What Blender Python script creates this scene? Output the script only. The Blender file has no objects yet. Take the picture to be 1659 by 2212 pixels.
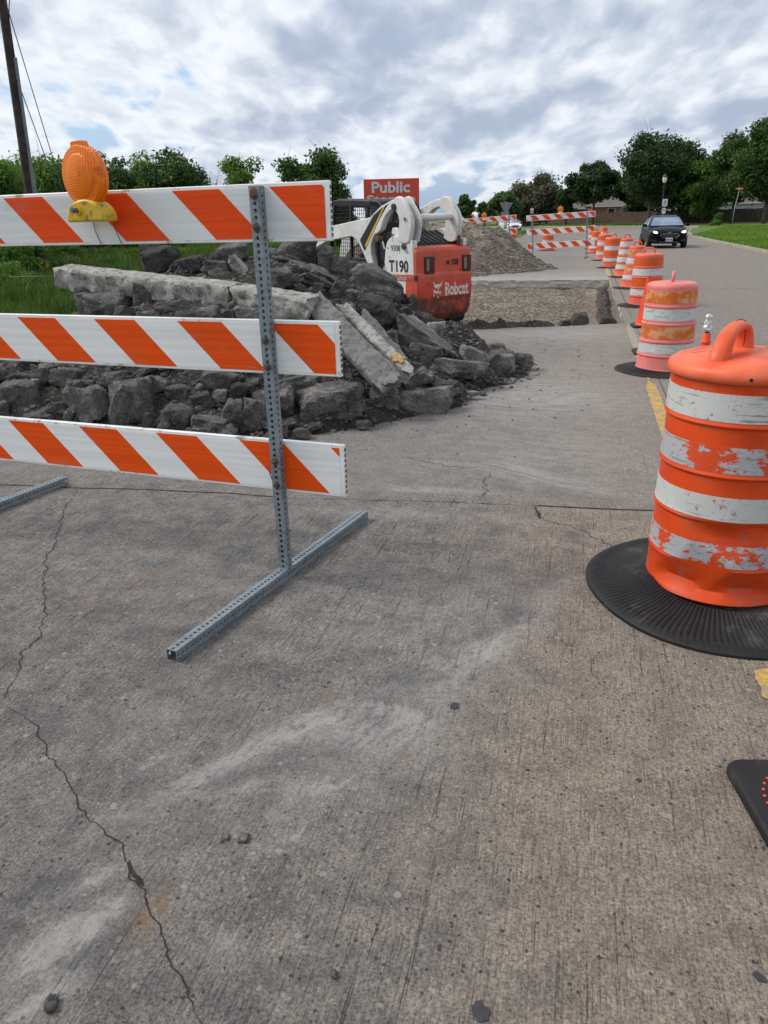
import bpy, bmesh, math, random
import numpy as np
from mathutils import Vector, Matrix, noise as mnoise
R = math.radians
random.seed(7)
scene = bpy.context.scene
COL = scene.collection

# ------------------------------------------------------------------ camera
CH, CP, CR, CY, CF = 1.5516396, 0.3671209, -0.0254204, 0.2544006, 1636.274   # height, pitch, roll, yaw, focal (px at 1659 x 2212)
_F = np.array([-math.sin(CY)*math.cos(CP), math.cos(CY)*math.cos(CP), -math.sin(CP)])
_R0 = np.array([math.cos(CY), math.sin(CY), 0.0]); _U0 = np.cross(_R0, _F)
_R = _R0*math.cos(CR) + _U0*math.sin(CR); _U = np.cross(_R, _F)
cam = bpy.data.cameras.new('camera'); camo = bpy.data.objects.new('camera', cam); COL.objects.link(camo)
camo.matrix_world = Matrix(((_R[0], _U[0], -_F[0], 0), (_R[1], _U[1], -_F[1], 0), (_R[2], _U[2], -_F[2], CH), (0, 0, 0, 1)))
cam.sensor_fit = 'VERTICAL'; cam.sensor_height = 24; cam.lens = 24*CF/2212; cam.clip_start = 0.05; cam.clip_end = 3000
scene.camera = camo

def ray(u, v):
    return _F + _R*(u-829.5)/CF + _U*(1106-v)/CF
def gp(u, v, z=0.0):                       # photo pixel -> point at height z
    d = ray(u, v); t = (z-CH)/d[2]; return Vector((d[0]*t, d[1]*t, z))
def dp(u, v, depth):                       # photo pixel -> point at a given depth
    d = ray(u, v); return Vector((d[0]*depth, d[1]*depth, CH+d[2]*depth))

# ------------------------------------------------------------------ light
SUN_AZ, SUN_EL = R(-92), R(46)             # azimuth from +Y towards +X
scene.view_settings.view_transform = 'Standard'
scene.view_settings.look = 'None'
scene.view_settings.exposure = 0.60
scene.view_settings.gamma = 1.0
sl = bpy.data.lights.new('sun', 'SUN'); sl.energy = 1.9; sl.angle = R(24); sl.color = (1.0, 0.95, 0.88)
so = bpy.data.objects.new('sun', sl); COL.objects.link(so)
sd = Vector((math.sin(SUN_AZ)*math.cos(SUN_EL), math.cos(SUN_AZ)*math.cos(SUN_EL), math.sin(SUN_EL)))
so.rotation_euler = sd.to_track_quat('Z', 'Y').to_euler()
so.location = (0, 0, 30)

# ------------------------------------------------------------------ node helper
class NT:
    def __init__(s, tree):
        s.t = tree; s.n = tree.nodes; s.l = tree.links
    def new(s, typ, **kw):
        n = s.n.new(typ)
        for k, v in kw.items():
            setattr(n, k, v)
        return n
    def put(s, sock, val):
        if val is None: return
        if isinstance(val, bpy.types.NodeSocket): s.l.new(val, sock)
        elif isinstance(val, (tuple, list)) and len(val) == 3 and sock.type == 'RGBA': sock.default_value = (*val, 1)
        else: sock.default_value = val
    def pos(s):
        return s.new('ShaderNodeNewGeometry').outputs['Position']
    def obj(s):
        return s.new('ShaderNodeTexCoord').outputs['Object']
    def vmul(s, vec, xyz):
        n = s.new('ShaderNodeVectorMath', operation='MULTIPLY'); s.put(n.inputs[0], vec); s.put(n.inputs[1], xyz); return n.outputs[0]
    def vadd(s, a, b):
        n = s.new('ShaderNodeVectorMath', operation='ADD'); s.put(n.inputs[0], a); s.put(n.inputs[1], b); return n.outputs[0]
    def rot(s, vec, ang):
        n = s.new('ShaderNodeVectorRotate', rotation_type='Z_AXIS'); s.put(n.inputs['Vector'], vec); n.inputs['Angle'].default_value = ang; return n.outputs[0]
    def noise(s, vec, scale=5, detail=4, rough=.55, dist=0, col=False):
        n = s.new('ShaderNodeTexNoise'); s.put(n.inputs['Vector'], vec); n.inputs['Scale'].default_value = scale
        n.inputs['Detail'].default_value = detail; n.inputs['Roughness'].default_value = rough; n.inputs['Distortion'].default_value = dist
        return n.outputs['Color' if col else 'Fac']
    def voro(s, vec, scale=5, feature='F1', out='Distance', rnd=1):
        n = s.new('ShaderNodeTexVoronoi', feature=feature); s.put(n.inputs['Vector'], vec); n.inputs['Scale'].default_value = scale
        n.inputs['Randomness'].default_value = rnd
        return n.outputs[out]
    def m(s, op, a, b=None, c=None, clamp=False):
        n = s.new('ShaderNodeMath', operation=op); n.use_clamp = clamp; s.put(n.inputs[0], a); s.put(n.inputs[1], b); s.put(n.inputs[2], c); return n.outputs[0]
    def step(s, x, lo, hi, a=0.0, b=1.0):                  # smooth map lo..hi -> a..b
        n = s.new('ShaderNodeMapRange', interpolation_type='SMOOTHSTEP'); s.put(n.inputs[0], x)
        n.inputs[1].default_value = lo; n.inputs[2].default_value = hi; n.inputs[3].default_value = a; n.inputs[4].default_value = b
        return n.outputs[0]
    def mix(s, f, a, b, mode='MIX'):
        n = s.new('ShaderNodeMix', data_type='RGBA', blend_type=mode); s.put(n.inputs[0], f); s.put(n.inputs[6], a); s.put(n.inputs[7], b); return n.outputs[2]
    def sep(s, v):
        n = s.new('ShaderNodeSeparateXYZ'); s.put(n.inputs[0], v); return n.outputs
    def comb(s, x, y, z):
        n = s.new('ShaderNodeCombineXYZ'); s.put(n.inputs[0], x); s.put(n.inputs[1], y); s.put(n.inputs[2], z); return n.outputs[0]
    def attr(s, name):
        n = s.new('ShaderNodeAttribute'); n.attribute_name = name; return n.outputs['Color']
    def bump(s, h, strength=.3, dist=.01):
        n = s.new('ShaderNodeBump'); s.put(n.inputs['Height'], h); n.inputs['Strength'].default_value = strength; n.inputs['Distance'].default_value = dist
        return n.outputs[0]

def newmat(name):
    mt = bpy.data.materials.new(name); mt.use_nodes = True
    nt = NT(mt.node_tree); b = nt.n['Principled BSDF']
    return mt, nt, b

# ------------------------------------------------------------------ world: Nishita sky seen between procedural cloud
world = bpy.data.worlds.new('World'); scene.world = world; world.use_nodes = True
w = NT(world.node_tree); bg = w.n['Background']
sky = w.new('ShaderNodeTexSky', sky_type='NISHITA'); sky.sun_disc = False
sky.sun_elevation = SUN_EL; sky.sun_rotation = SUN_AZ; sky.air_density = 1.3; sky.dust_density = 1.5
gen = w.new('ShaderNodeTexCoord').outputs['Generated']
sx, sy, sz = w.sep(gen)
zz = w.m('ADD', w.m('MAXIMUM', sz, 0.0), 0.22)
pl = w.comb(w.m('DIVIDE', sx, zz), w.m('DIVIDE', sy, zz), 0.0)
pl = w.rot(pl, R(-14.6))
warp = w.vadd(pl, w.vmul(w.vadd(w.noise(pl, 1.6, 3, col=True), (-.5, -.5, -.5)), (.20, .26, .0)))
big = w.noise(w.vadd(warp, (4.3, 2.9, 0)), .95, 3, .5)
puf = w.noise(w.vmul(w.vadd(warp, (1.7, 6.3, 1)), (1.0, .52, 1.0)), 4.2, 5, .50)
fine = w.noise(w.vmul(w.vadd(warp, (9.2, 7.7, 4)), (1.0, .5, 1.0)), 11.0, 5, .52)
dens = w.m('ADD', w.m('ADD', w.m('MULTIPLY', big, .50), w.m('MULTIPLY', puf, .62)), w.m('MULTIPLY', w.m('SUBTRACT', fine, .5), .16))
# the broad dark bank overhead and to the right, and the bright lower left, as the photo has them
def lobe(cx, cy, r_):
    d = w.new('ShaderNodeVectorMath', operation='DISTANCE'); w.put(d.inputs[0], pl); d.inputs[1].default_value = (cx, cy, 0)
    return w.step(d.outputs['Value'], 0.0, r_, 1.0, 0.0)
dens = w.m('ADD', dens, w.m('MULTIPLY', lobe(.25, 2.35, .9), .10))
dens = w.m('ADD', dens, w.m('MULTIPLY', lobe(1.25, 2.5, 1.0), .05))
dens = w.m('ADD', dens, w.m('MULTIPLY', lobe(-1.0, 3.0, 1.2), .02))
cover = w.step(dens, .43, .52)
shade = w.step(dens, .50, .76)
cb = w.mix(shade, (7.3, 7.6, 8.1), (3.3, 3.95, 5.1))
cb = w.mix(w.m('MULTIPLY', w.step(fine, .40, .62), .24), cb, (3.5, 4.1, 5.0))
hz = w.mix(w.step(sz, 0.0, 0.10, .45, .0), cb, (5.8, 6.2, 6.8))
skyc = w.mix(.6, w.vmul(sky.outputs[0], (1.0, 1.0, 1.0)), (2.9, 4.7, 7.5))
fin = w.mix(cover, skyc, hz)
w.put(bg.inputs[0], fin); bg.inputs[1].default_value = 0.085

# ------------------------------------------------------------------ object helpers
def tag(o, label=None, cat=None, group=None, kind=None):
    if label: o['label'] = label
    if cat: o['category'] = cat
    if group: o['group'] = group
    if kind: o['kind'] = kind
    return o
def link(o, parent=None):
    COL.objects.link(o)
    if parent is not None: o.parent = parent
    return o
def empty(name, loc, rz=0, label=None, cat=None, group=None):
    o = bpy.data.objects.new(name, None); o.location = loc; o.rotation_euler = (0, 0, rz); o.empty_display_size = .1
    COL.objects.link(o); return tag(o, label, cat, group)
def copy_tree(o, parent=None):
    c = o.copy(); COL.objects.link(c); c.parent = parent
    if parent is None:
        for k in ('label',):
            if k in c: del c[k]
    for ch in list(o.children): copy_tree(ch, c)
    return c

class MB:
    """collects geometry for ONE mesh"""
    def __init__(s): s.v = []; s.f = []; s.mi = []; s.cur = 0; s.M = Matrix.Identity(4)
    def add(s, vs, fs):
        b = len(s.v); s.v += [tuple(s.M @ Vector(p)) for p in vs]; s.f += [tuple(b+i for i in f) for f in fs]; s.mi += [s.cur]*len(fs)
        return s
    def box(s, c, d, rot=None):
        M = Matrix.Translation(c) @ (rot.to_4x4() if rot is not None else Matrix.Identity(4))
        vs = [M @ Vector((x*d[0]/2, y*d[1]/2, z*d[2]/2)) for z in (-1, 1) for y in (-1, 1) for x in (-1, 1)]
        return s.add(vs, [(0, 2, 3, 1), (4, 5, 7, 6), (0, 1, 5, 4), (2, 6, 7, 3), (0, 4, 6, 2), (1, 3, 7, 5)])
    def tube(s, pts, rad, n=12, cap=True):
        pts = [Vector(p) for p in pts]; k = len(pts)
        if not hasattr(rad, '__len__'): rad = [rad]*k
        vs = []; prev = None
        for i, p in enumerate(pts):
            t = (pts[min(i+1, k-1)] - pts[max(i-1, 0)]).normalized()
            if prev is None:
                a = Vector((0, 0, 1)) if abs(t.z) < .9 else Vector((1, 0, 0)); x = t.cross(a).normalized()
            else:
                x = (prev - t*prev.dot(t)).normalized()
            prev = x; y = t.cross(x)
            for j in range(n):
                a = 2*math.pi*j/n; vs.append(p + (x*math.cos(a)+y*math.sin(a))*rad[i])
        fs = [(i*n+j, i*n+(j+1) % n, (i+1)*n+(j+1) % n, (i+1)*n+j) for i in range(k-1) for j in range(n)]
        if cap: fs += [tuple(range(n-1, -1, -1)), tuple(range((k-1)*n, k*n))]
        return s.add(vs, fs)
    def lathe(s, prof, n=48, c=(0, 0, 0), closed=False):
        vs = []
        for r, z in prof:
            for j in range(n):
                a = 2*math.pi*j/n; vs.append((c[0]+r*math.cos(a), c[1]+r*math.sin(a), c[2]+z))
        fs = [(i*n+j, i*n+(j+1) % n, (i+1)*n+(j+1) % n, (i+1)*n+j) for i in range(len(prof)-1) for j in range(n)]
        return s.add(vs, fs)
    def prism(s, poly, axis, a, b):
        """polygon extruded along an axis: 'y': poly is (x,z), 'x': (y,z), 'z': (x,y)"""
        def P(p, t): return {'y': (p[0], t, p[1]), 'x': (t, p[0], p[1]), 'z': (p[0], p[1], t)}[axis]
        n = len(poly); vs = [P(p, a) for p in poly] + [P(p, b) for p in poly]
        fs = [tuple(range(n-1, -1, -1)), tuple(range(n, 2*n))] + [(i, (i+1) % n, n+(i+1) % n, n+i) for i in range(n)]
        return s.add(vs, fs)
    def build(s, name, mats, parent=None, smooth=False, bevel=0, seg=2, loc=None, ang=35, sub=0):
        me = bpy.data.meshes.new(name); me.from_pydata(s.v, [], s.f)
        if not isinstance(mats, (list, tuple)): mats = [mats]
        for m_ in mats: me.materials.append(m_)
        if len(mats) > 1: me.polygons.foreach_set('material_index', s.mi)
        bm = bmesh.new(); bm.from_mesh(me); bmesh.ops.recalc_face_normals(bm, faces=bm.faces); bm.to_mesh(me); bm.free()
        if smooth:
            me.polygons.foreach_set('use_smooth', [True]*len(me.polygons))
            if smooth != 'all': me.set_sharp_from_angle(angle=R(ang))
        o = bpy.data.objects.new(name, me)
        if bevel:
            bv = o.modifiers.new('bevel', 'BEVEL'); bv.width = bevel; bv.segments = seg; bv.limit_method = 'ANGLE'; bv.angle_limit = R(30)
            bv.harden_normals = False
            me.polygons.foreach_set('use_smooth', [True]*len(me.polygons)); me.set_sharp_from_angle(angle=R(40))
        if sub:
            sb = o.modifiers.new('sub', 'SUBSURF'); sb.levels = sub; sb.render_levels = sub
        if loc is not None: o.location = loc
        return link(o, parent)

def npmesh(name, V, F, mat, parent=None, smooth=False, attrs=None):
    """fast mesh from numpy arrays; F is (n,3) or (n,4)"""
    me = bpy.data.meshes.new(name); V = np.asarray(V, np.float32); F = np.asarray(F, np.int32); k = F.shape[1]
    me.vertices.add(len(V)); me.vertices.foreach_set('co', V.ravel())
    me.loops.add(F.size); me.loops.foreach_set('vertex_index', F.ravel())
    me.polygons.add(len(F)); me.polygons.foreach_set('loop_start', np.arange(0, F.size, k, dtype=np.int32))
    me.update(calc_edges=True)
    if smooth: me.polygons.foreach_set('use_smooth', np.ones(len(F), bool))
    if attrs:
        for an, arr in attrs.items():
            at = me.color_attributes.new(an, 'FLOAT_COLOR', 'POINT'); at.data.foreach_set('color', np.asarray(arr, np.float32).ravel())
    me.materials.append(mat)
    o = bpy.data.objects.new(name, me)
    return link(o, parent)

def text(name, s, size, mat, parent, M, sx=1.0, bold=0.0, ext=.0015, align='CENTER', spacing=1.0):
    cu = bpy.data.curves.new('t', 'FONT'); cu.body = s; cu.size = size; cu.align_x = align; cu.align_y = 'CENTER'; cu.offset = bold; cu.extrude = ext
    cu.space_character = spacing; cu.resolution_u = 3
    o = bpy.data.objects.new('t', cu); COL.objects.link(o)
    dg = bpy.context.evaluated_depsgraph_get(); me = bpy.data.meshes.new_from_object(o.evaluated_get(dg))
    bpy.data.objects.remove(o); bpy.data.curves.remove(cu)
    me.transform(M @ Matrix.Diagonal((sx, 1, 1, 1))); me.materials.clear(); me.materials.append(mat); me.name = name
    o = bpy.data.objects.new(name, me); return link(o, parent)

# vectorised value noise for numpy terrain work
def vnoise(x, y, seed=0):
    rs = np.random.RandomState(seed); T = rs.rand(256, 256).astype(np.float32)
    xi = np.floor(x).astype(int); yi = np.floor(y).astype(int); fx = x-xi; fy = y-yi
    fx = fx*fx*(3-2*fx); fy = fy*fy*(3-2*fy)
    g = lambda a, b: T[a & 255, b & 255]
    return (g(xi, yi)*(1-fx)+g(xi+1, yi)*fx)*(1-fy)+(g(xi, yi+1)*(1-fx)+g(xi+1, yi+1)*fx)*fy
def fbm(x, y, seed=0, o=4):
    s = 0; a = .5
    for i in range(o): s = s+a*vnoise(x*2**i, y*2**i, seed+i); a *= .5
    return s/(1-.5**o)
def polydist(x, y, poly):
    """signed distance, positive inside"""
    x = np.asarray(x, float); y = np.asarray(y, float)
    d = np.full(x.shape, 1e9); ins = np.zeros(x.shape, bool); n = len(poly)
    for i in range(n):
        ax, ay = poly[i]; bx, by = poly[(i+1) % n]; ex, ey = bx-ax, by-ay
        t = np.clip(((x-ax)*ex+(y-ay)*ey)/(ex*ex+ey*ey), 0, 1)
        d = np.minimum(d, np.hypot(x-ax-t*ex, y-ay-t*ey))
        c = ((ay > y) != (by > y)) & (x < ex*(y-ay)/(ey if ey else 1e-9)+ax); ins ^= c
    return np.where(ins, d, -d)

# ------------------------------------------------------------------ materials
def pm(name, c1, c2=None, scale=4, rough=.6, metal=0, bump=0, bscale=30, dirt=None, damt=.3, dscale=6, spec=None, lo=.35, hi=.65, coat=0):
    """plain painted/plastic/metal surface with mottled colour, dirt and a fine bump"""
    mt, nt, b = newmat(name); P = nt.obj()
    col = nt.mix(nt.step(nt.noise(P, scale, 5), lo, hi), c1, c2 or tuple(x*.82 for x in c1))
    if dirt:
        dm = nt.step(nt.noise(P, dscale, 8, .7), .62-damt*.4, .70-damt*.25)
        col = nt.mix(nt.m('MULTIPLY', dm, .85), col, dirt)
    nt.put(b.inputs['Base Color'], col)
    rr = nt.m('ADD', nt.m('MULTIPLY', nt.m('SUBTRACT', nt.noise(P, 9, 4), .5), .3), rough); nt.put(b.inputs['Roughness'], rr)
    b.inputs['Metallic'].default_value = metal
    if spec is not None: b.inputs['Specular IOR Level'].default_value = spec
    if coat: b.inputs['Coat Weight'].default_value = coat
    if bump: nt.put(b.inputs['Normal'], nt.bump(nt.noise(P, bscale, 5), bump, .01))
    return mt

def concrete_road():
    mt, nt, b = newmat('worn_concrete'); P = nt.pos()
    px, py, pz = nt.sep(P)
    A = nt.sep(nt.attr('mask')); dust, grime, rust = A[0], A[1], A[2]
    far = nt.step(py, 3.95, 4.35)                     # slab beyond the joint: smoother and dustier
    big = nt.noise(P, .9, 5); mid = nt.noise(P, 6.5, 7, .68); mid2 = nt.noise(nt.vadd(P, (7, 3, 1)), 17, 6, .7)
    tan = nt.mix(nt.step(mid, .38, .64), (.275, .230, .185), (.202, .169, .139))
    gry = nt.mix(nt.step(mid, .38, .64), (.215, .196, .178), (.135, .126, .121))
    lane = nt.step(nt.m('ADD', px, nt.m('MULTIPLY', nt.m('SUBTRACT', big, .5), 1.6)), .25, -.75)
    lane = nt.m('MULTIPLY', lane, nt.step(px, 2.2, .9, .0, 1.0)); lane = nt.m('ADD', lane, nt.m('MULTIPLY', nt.step(px, .9, 1.2), .45), clamp=True)
    base = nt.mix(lane, tan, gry)
    base = nt.mix(nt.m('MULTIPLY', far, .45), base, nt.mix(mid, (.235, .215, .19), (.185, .172, .158)))
    base = nt.mix(nt.m('MULTIPLY', nt.step(mid2, .54, .66), .5), base, nt.vmul(base, (.70, .70, .74)))
    base = nt.mix(nt.m('MULTIPLY', nt.step(mid2, .46, .36), .4), base, nt.vmul(base, (1.22, 1.20, 1.17)))
    # broom grooves along the road
    wob = nt.m('ADD', px, nt.m('MULTIPLY', nt.noise(P, .5, 1), .05))
    gr = nt.noise(nt.comb(nt.m('MULTIPLY', wob, 190.0), nt.m('MULTIPLY', py, 5.5), 0.0), 1, 3, .7)
    patchy = nt.step(nt.noise(P, 2.3, 4, .6), .36, .60, .45, 1.0)
    patchy = nt.m('MULTIPLY', patchy, nt.m('SUBTRACT', 1.0, nt.m('MULTIPLY', far, .72)))
    gm = nt.m('MULTIPLY', nt.step(gr, .50, .34), patchy)
    base = nt.mix(nt.m('MULTIPLY', gm, .72), base, nt.vmul(base, (.40, .39, .39)))
    base = nt.mix(nt.m('MULTIPLY', nt.m('MULTIPLY', nt.step(gr, .54, .68), patchy), .45), base, nt.vmul(base, (1.35, 1.33, 1.3)))
    gr2 = nt.noise(nt.comb(nt.m('MULTIPLY', wob, 62.0), nt.m('MULTIPLY', py, 1.3), 3.0), 1, 3, .7)
    gd = nt.m('MULTIPLY', nt.step(gr2, .375, .335), patchy)
    base = nt.mix(nt.m('MULTIPLY', gd, .75), base, nt.vmul(base, (.28, .27, .27)))
    # sand, chipped mortar and aggregate
    sp3 = nt.noise(nt.vmul(P, (1.0, .55, 1.0)), 62, 6, .85)
    base = nt.mix(nt.step(sp3, .36, .62), nt.vmul(base, (.70, .70, .71)), nt.vmul(base, (1.20, 1.19, 1.17)))
    sp2 = nt.noise(P, 120, 5, .8); sp = nt.noise(P, 260, 3, .8)
    base = nt.mix(nt.step(sp2, .34, .60), nt.vmul(base, (.42, .42, .43)), nt.vmul(base, (1.30, 1.28, 1.25)))
    base = nt.mix(nt.m('MULTIPLY', nt.step(sp, .55, .68), .5), base, (.36, .33, .29))
    vn = nt.vadd(P, nt.vmul(nt.noise(P, 60, 2, col=True), (.012, .012, 0)))
    ag = nt.voro(vn, 52); agc = nt.sep(nt.voro(vn, 52, out='Color'))
    stone = nt.m('MULTIPLY', nt.step(ag, .34, .22), nt.step(agc[0], .80, .84))
    base = nt.mix(nt.m('MULTIPLY', stone, .62), base, nt.mix(agc[1], (.40, .35, .29), (.23, .235, .235)))
    dk = nt.m('MULTIPLY', nt.step(ag, .30, .18), nt.step(agc[0], .16, .13))
    base = nt.mix(nt.m('MULTIPLY', dk, .85), base, (.040, .034, .030))
    bg_ = nt.voro(vn, 15); bc = nt.sep(nt.voro(vn, 15, out='Color'))
    base = nt.mix(nt.m('MULTIPLY', nt.m('MULTIPLY', nt.step(bg_, .17, .12), nt.step(bc[0], .82, .84)), .7), base, (.33, .33, .31))
    pit = nt.m('MULTIPLY', nt.step(nt.m('ADD', bg_, nt.m('MULTIPLY', nt.noise(P, 90, 3), .16)), .19, .14), nt.step(bc[0], .20, .17))
    base = nt.mix(nt.m('MULTIPLY', pit, .85), base, (.030, .026, .023))
    # rubber and track grime, then pale crushed-concrete dust caught on the high spots
    rp = nt.vadd(P, nt.vmul(nt.noise(P, 2.6, 4, col=True), (.34, .34, 0)))
    stn = nt.noise(nt.vmul(nt.rot(rp, R(-58)), (9.0, 38.0, 1.0)), 1, 8, .78)
    stn2 = nt.noise(nt.vmul(nt.rot(nt.vadd(P, nt.vmul(nt.noise(P, .45, 2, col=True), (1.6, 1.6, 0))), R(8)), (1.6, 19.0, 1.0)), 1, 8, .78)
    sn = nt.mix(far, stn, stn2)
    g_ = nt.m('MULTIPLY', grime, nt.step(nt.m('ADD', nt.m('MULTIPLY', sn, .5), nt.m('MULTIPLY', mid, .5)), .38, .62), clamp=True)
    base = nt.mix(nt.m('MULTIPLY', g_, .68), base, nt.mix(sp2, (.045, .047, .056), (.085, .088, .10)))
    base = nt.mix(nt.m('MULTIPLY', nt.m('MULTIPLY', nt.m('MINIMUM', dust, 1.0), nt.step(sn, .30, .62)), .46), base, (.345, .33, .31))
    rough_hi = nt.m('ADD', nt.m('MULTIPLY', sn, .55), nt.m('ADD', nt.m('MULTIPLY', nt.noise(P, 75, 5, .8), .38), nt.m('MULTIPLY', nt.noise(P, 24, 5, .7), .28)))
    d_ = nt.m('MULTIPLY', nt.step(nt.m('ADD', rough_hi, nt.m('MULTIPLY', dust, .14)), .64, .86), nt.m('MINIMUM', nt.m('MULTIPLY', dust, 1.5), 1.0), clamp=True)
    base = nt.mix(nt.m('MULTIPLY', d_, .66), base, (.40, .38, .35))
    r_ = nt.m('MULTIPLY', rust, nt.step(nt.noise(P, 24, 6, .75), .40, .60), clamp=True)
    base = nt.mix(nt.m('MULTIPLY', r_, .62), base, (.20, .125, .065))
    nt.put(b.inputs['Base Color'], base)
    nt.put(b.inputs['Roughness'], .88); b.inputs['Specular IOR Level'].default_value = .28
    h = nt.m('ADD', nt.m('MULTIPLY', gr, .5), nt.m('ADD', nt.m('MULTIPLY', sp, .25), nt.m('MULTIPLY', sp2, 1.1)))
    h = nt.m('SUBTRACT', h, nt.m('ADD', nt.m('ADD', nt.m('MULTIPLY', pit, 1.4), nt.m('MULTIPLY', dk, .5)), nt.m('MULTIPLY', gd, .6)))
    nt.put(b.inputs['Normal'], nt.bump(h, .9, .006))
    return mt

def plain_concrete(name, c1, c2, sc=6, dirt=(.08, .07, .06), damt=.15, bs=60, bst=.5):
    mt, nt, b = newmat(name); P = nt.pos()
    base = nt.mix(nt.step(nt.noise(P, sc, 6, .62), .35, .66), c1, c2)
    base = nt.mix(nt.step(nt.noise(P, 160, 3, .7), .4, .6, .0, .8), nt.vmul(base, (.75, .75, .75)), nt.vmul(base, (1.15, 1.14, 1.12)))
    dm = nt.step(nt.noise(P, sc*2.3, 7, .7), .66-damt*.5, .72-damt*.3)
    base = nt.mix(nt.m('MULTIPLY', dm, .8), base, dirt)
    nt.put(b.inputs['Base Color'], base); b.inputs['Roughness'].default_value = .9; b.inputs['Specular IOR Level'].default_value = .25
    nt.put(b.inputs['Normal'], nt.bump(nt.noise(P, bs, 6, .7), bst, .012))
    return mt

def rock_mat(name, c1, c2, pale, amt):
    mt, nt, b = newmat(name); P = nt.obj()
    oi = nt.new('ShaderNodeObjectInfo').outputs['Random']
    P = nt.vadd(P, nt.comb(nt.m('MULTIPLY', oi, 37.0), nt.m('MULTIPLY', oi, 11.0), 0.0))
    base = nt.mix(nt.step(nt.noise(P, 5, 7, .65), .34, .66), c1, c2)
    base = nt.mix(nt.m('MULTIPLY', nt.step(nt.noise(P, 3.2, 6, .6), .60-amt, .72-amt), .75), base, pale)
    fine = nt.noise(P, 70, 5, .75)
    base = nt.mix(nt.step(fine, .36, .66), nt.vmul(base, (.55, .55, .55)), nt.vmul(base, (1.35, 1.33, 1.3)))
    ag = nt.voro(P, 42); agc = nt.sep(nt.voro(P, 42, out='Color'))
    stone = nt.m('MULTIPLY', nt.step(ag, .30, .2), nt.step(agc[0], .8, .84))
    base = nt.mix(nt.m('MULTIPLY', stone, .5), base, (.28, .26, .23))
    nt.put(b.inputs['Base Color'], base); b.inputs['Roughness'].default_value = .9; b.inputs['Specular IOR Level'].default_value = .3
    h = nt.m('ADD', nt.m('MULTIPLY', nt.noise(P, 22, 7, .72), 1.0), nt.m('MULTIPLY', nt.voro(P, 30), .25))
    nt.put(b.inputs['Normal'], nt.bump(h, .9, .035))
    return mt

def dirt_mat(name, c1, c2, scale=5, stones=(.3, .28, .25), st=.25, vs=30):
    mt, nt, b = newmat(name); P = nt.pos()
    base = nt.mix(nt.step(nt.noise(P, scale, 7, .65), .35, .65), c1, c2)
    v = nt.voro(P, vs); vc = nt.sep(nt.voro(P, vs, out='Color'))
    k = nt.m('MULTIPLY', nt.step(v, .42, .30), nt.step(vc[0], 1-st-.02, 1-st))
    base = nt.mix(k, base, nt.mix(vc[1], stones, nt.comb(*[x*.6 for x in stones])))
    base = nt.mix(nt.step(nt.noise(P, 110, 4, .75), .38, .64), nt.vmul(base, (.55, .55, .55)), nt.vmul(base, (1.35, 1.33, 1.3)))
    nt.put(b.inputs['Base Color'], base); b.inputs['Roughness'].default_value = .95; b.inputs['Specular IOR Level'].default_value = .2
    h = nt.m('SUBTRACT', nt.noise(P, vs*1.5, 6, .7), nt.m('MULTIPLY', v, .5))
    nt.put(b.inputs['Normal'], nt.bump(h, 1.0, .03))
    return mt

def leaf_mat(name, c1, c2, sc=.9, tr=.35, dry=None):
    mt, nt, b = newmat(name); P = nt.pos()
    f = nt.m('ADD', nt.m('MULTIPLY', nt.noise(P, sc, 4), .6), nt.m('MULTIPLY', nt.noise(P, sc*7, 3), .4))
    col = nt.mix(nt.step(f, .36, .62), c1, c2)
    if dry: col = nt.mix(nt.m('MULTIPLY', nt.step(nt.noise(P, .55, 6, .7), .52, .66), .7), col, dry); col = nt.mix(nt.m('MULTIPLY', nt.step(nt.noise(nt.vadd(P, (9, 9, 0)), 1.9, 5, .7), .56, .66), .6), col, nt.vmul(col, (.45, .5, .5)))
    nt.put(b.inputs['Base Color'], col); b.inputs['Roughness'].default_value = .6; b.inputs['Specular IOR Level'].default_value = .3
    tb = nt.new('ShaderNodeBsdfTranslucent'); nt.put(tb.inputs[0], nt.vmul(col, (1.2, 1.35, .6)))
    ms = nt.new('ShaderNodeMixShader'); ms.inputs[0].default_value = tr
    nt.l.new(b.outputs[0], ms.inputs[1]); nt.l.new(tb.outputs[0], ms.inputs[2]); nt.l.new(ms.outputs[0], nt.n['Material Output'].inputs[0])
    return mt

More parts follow.
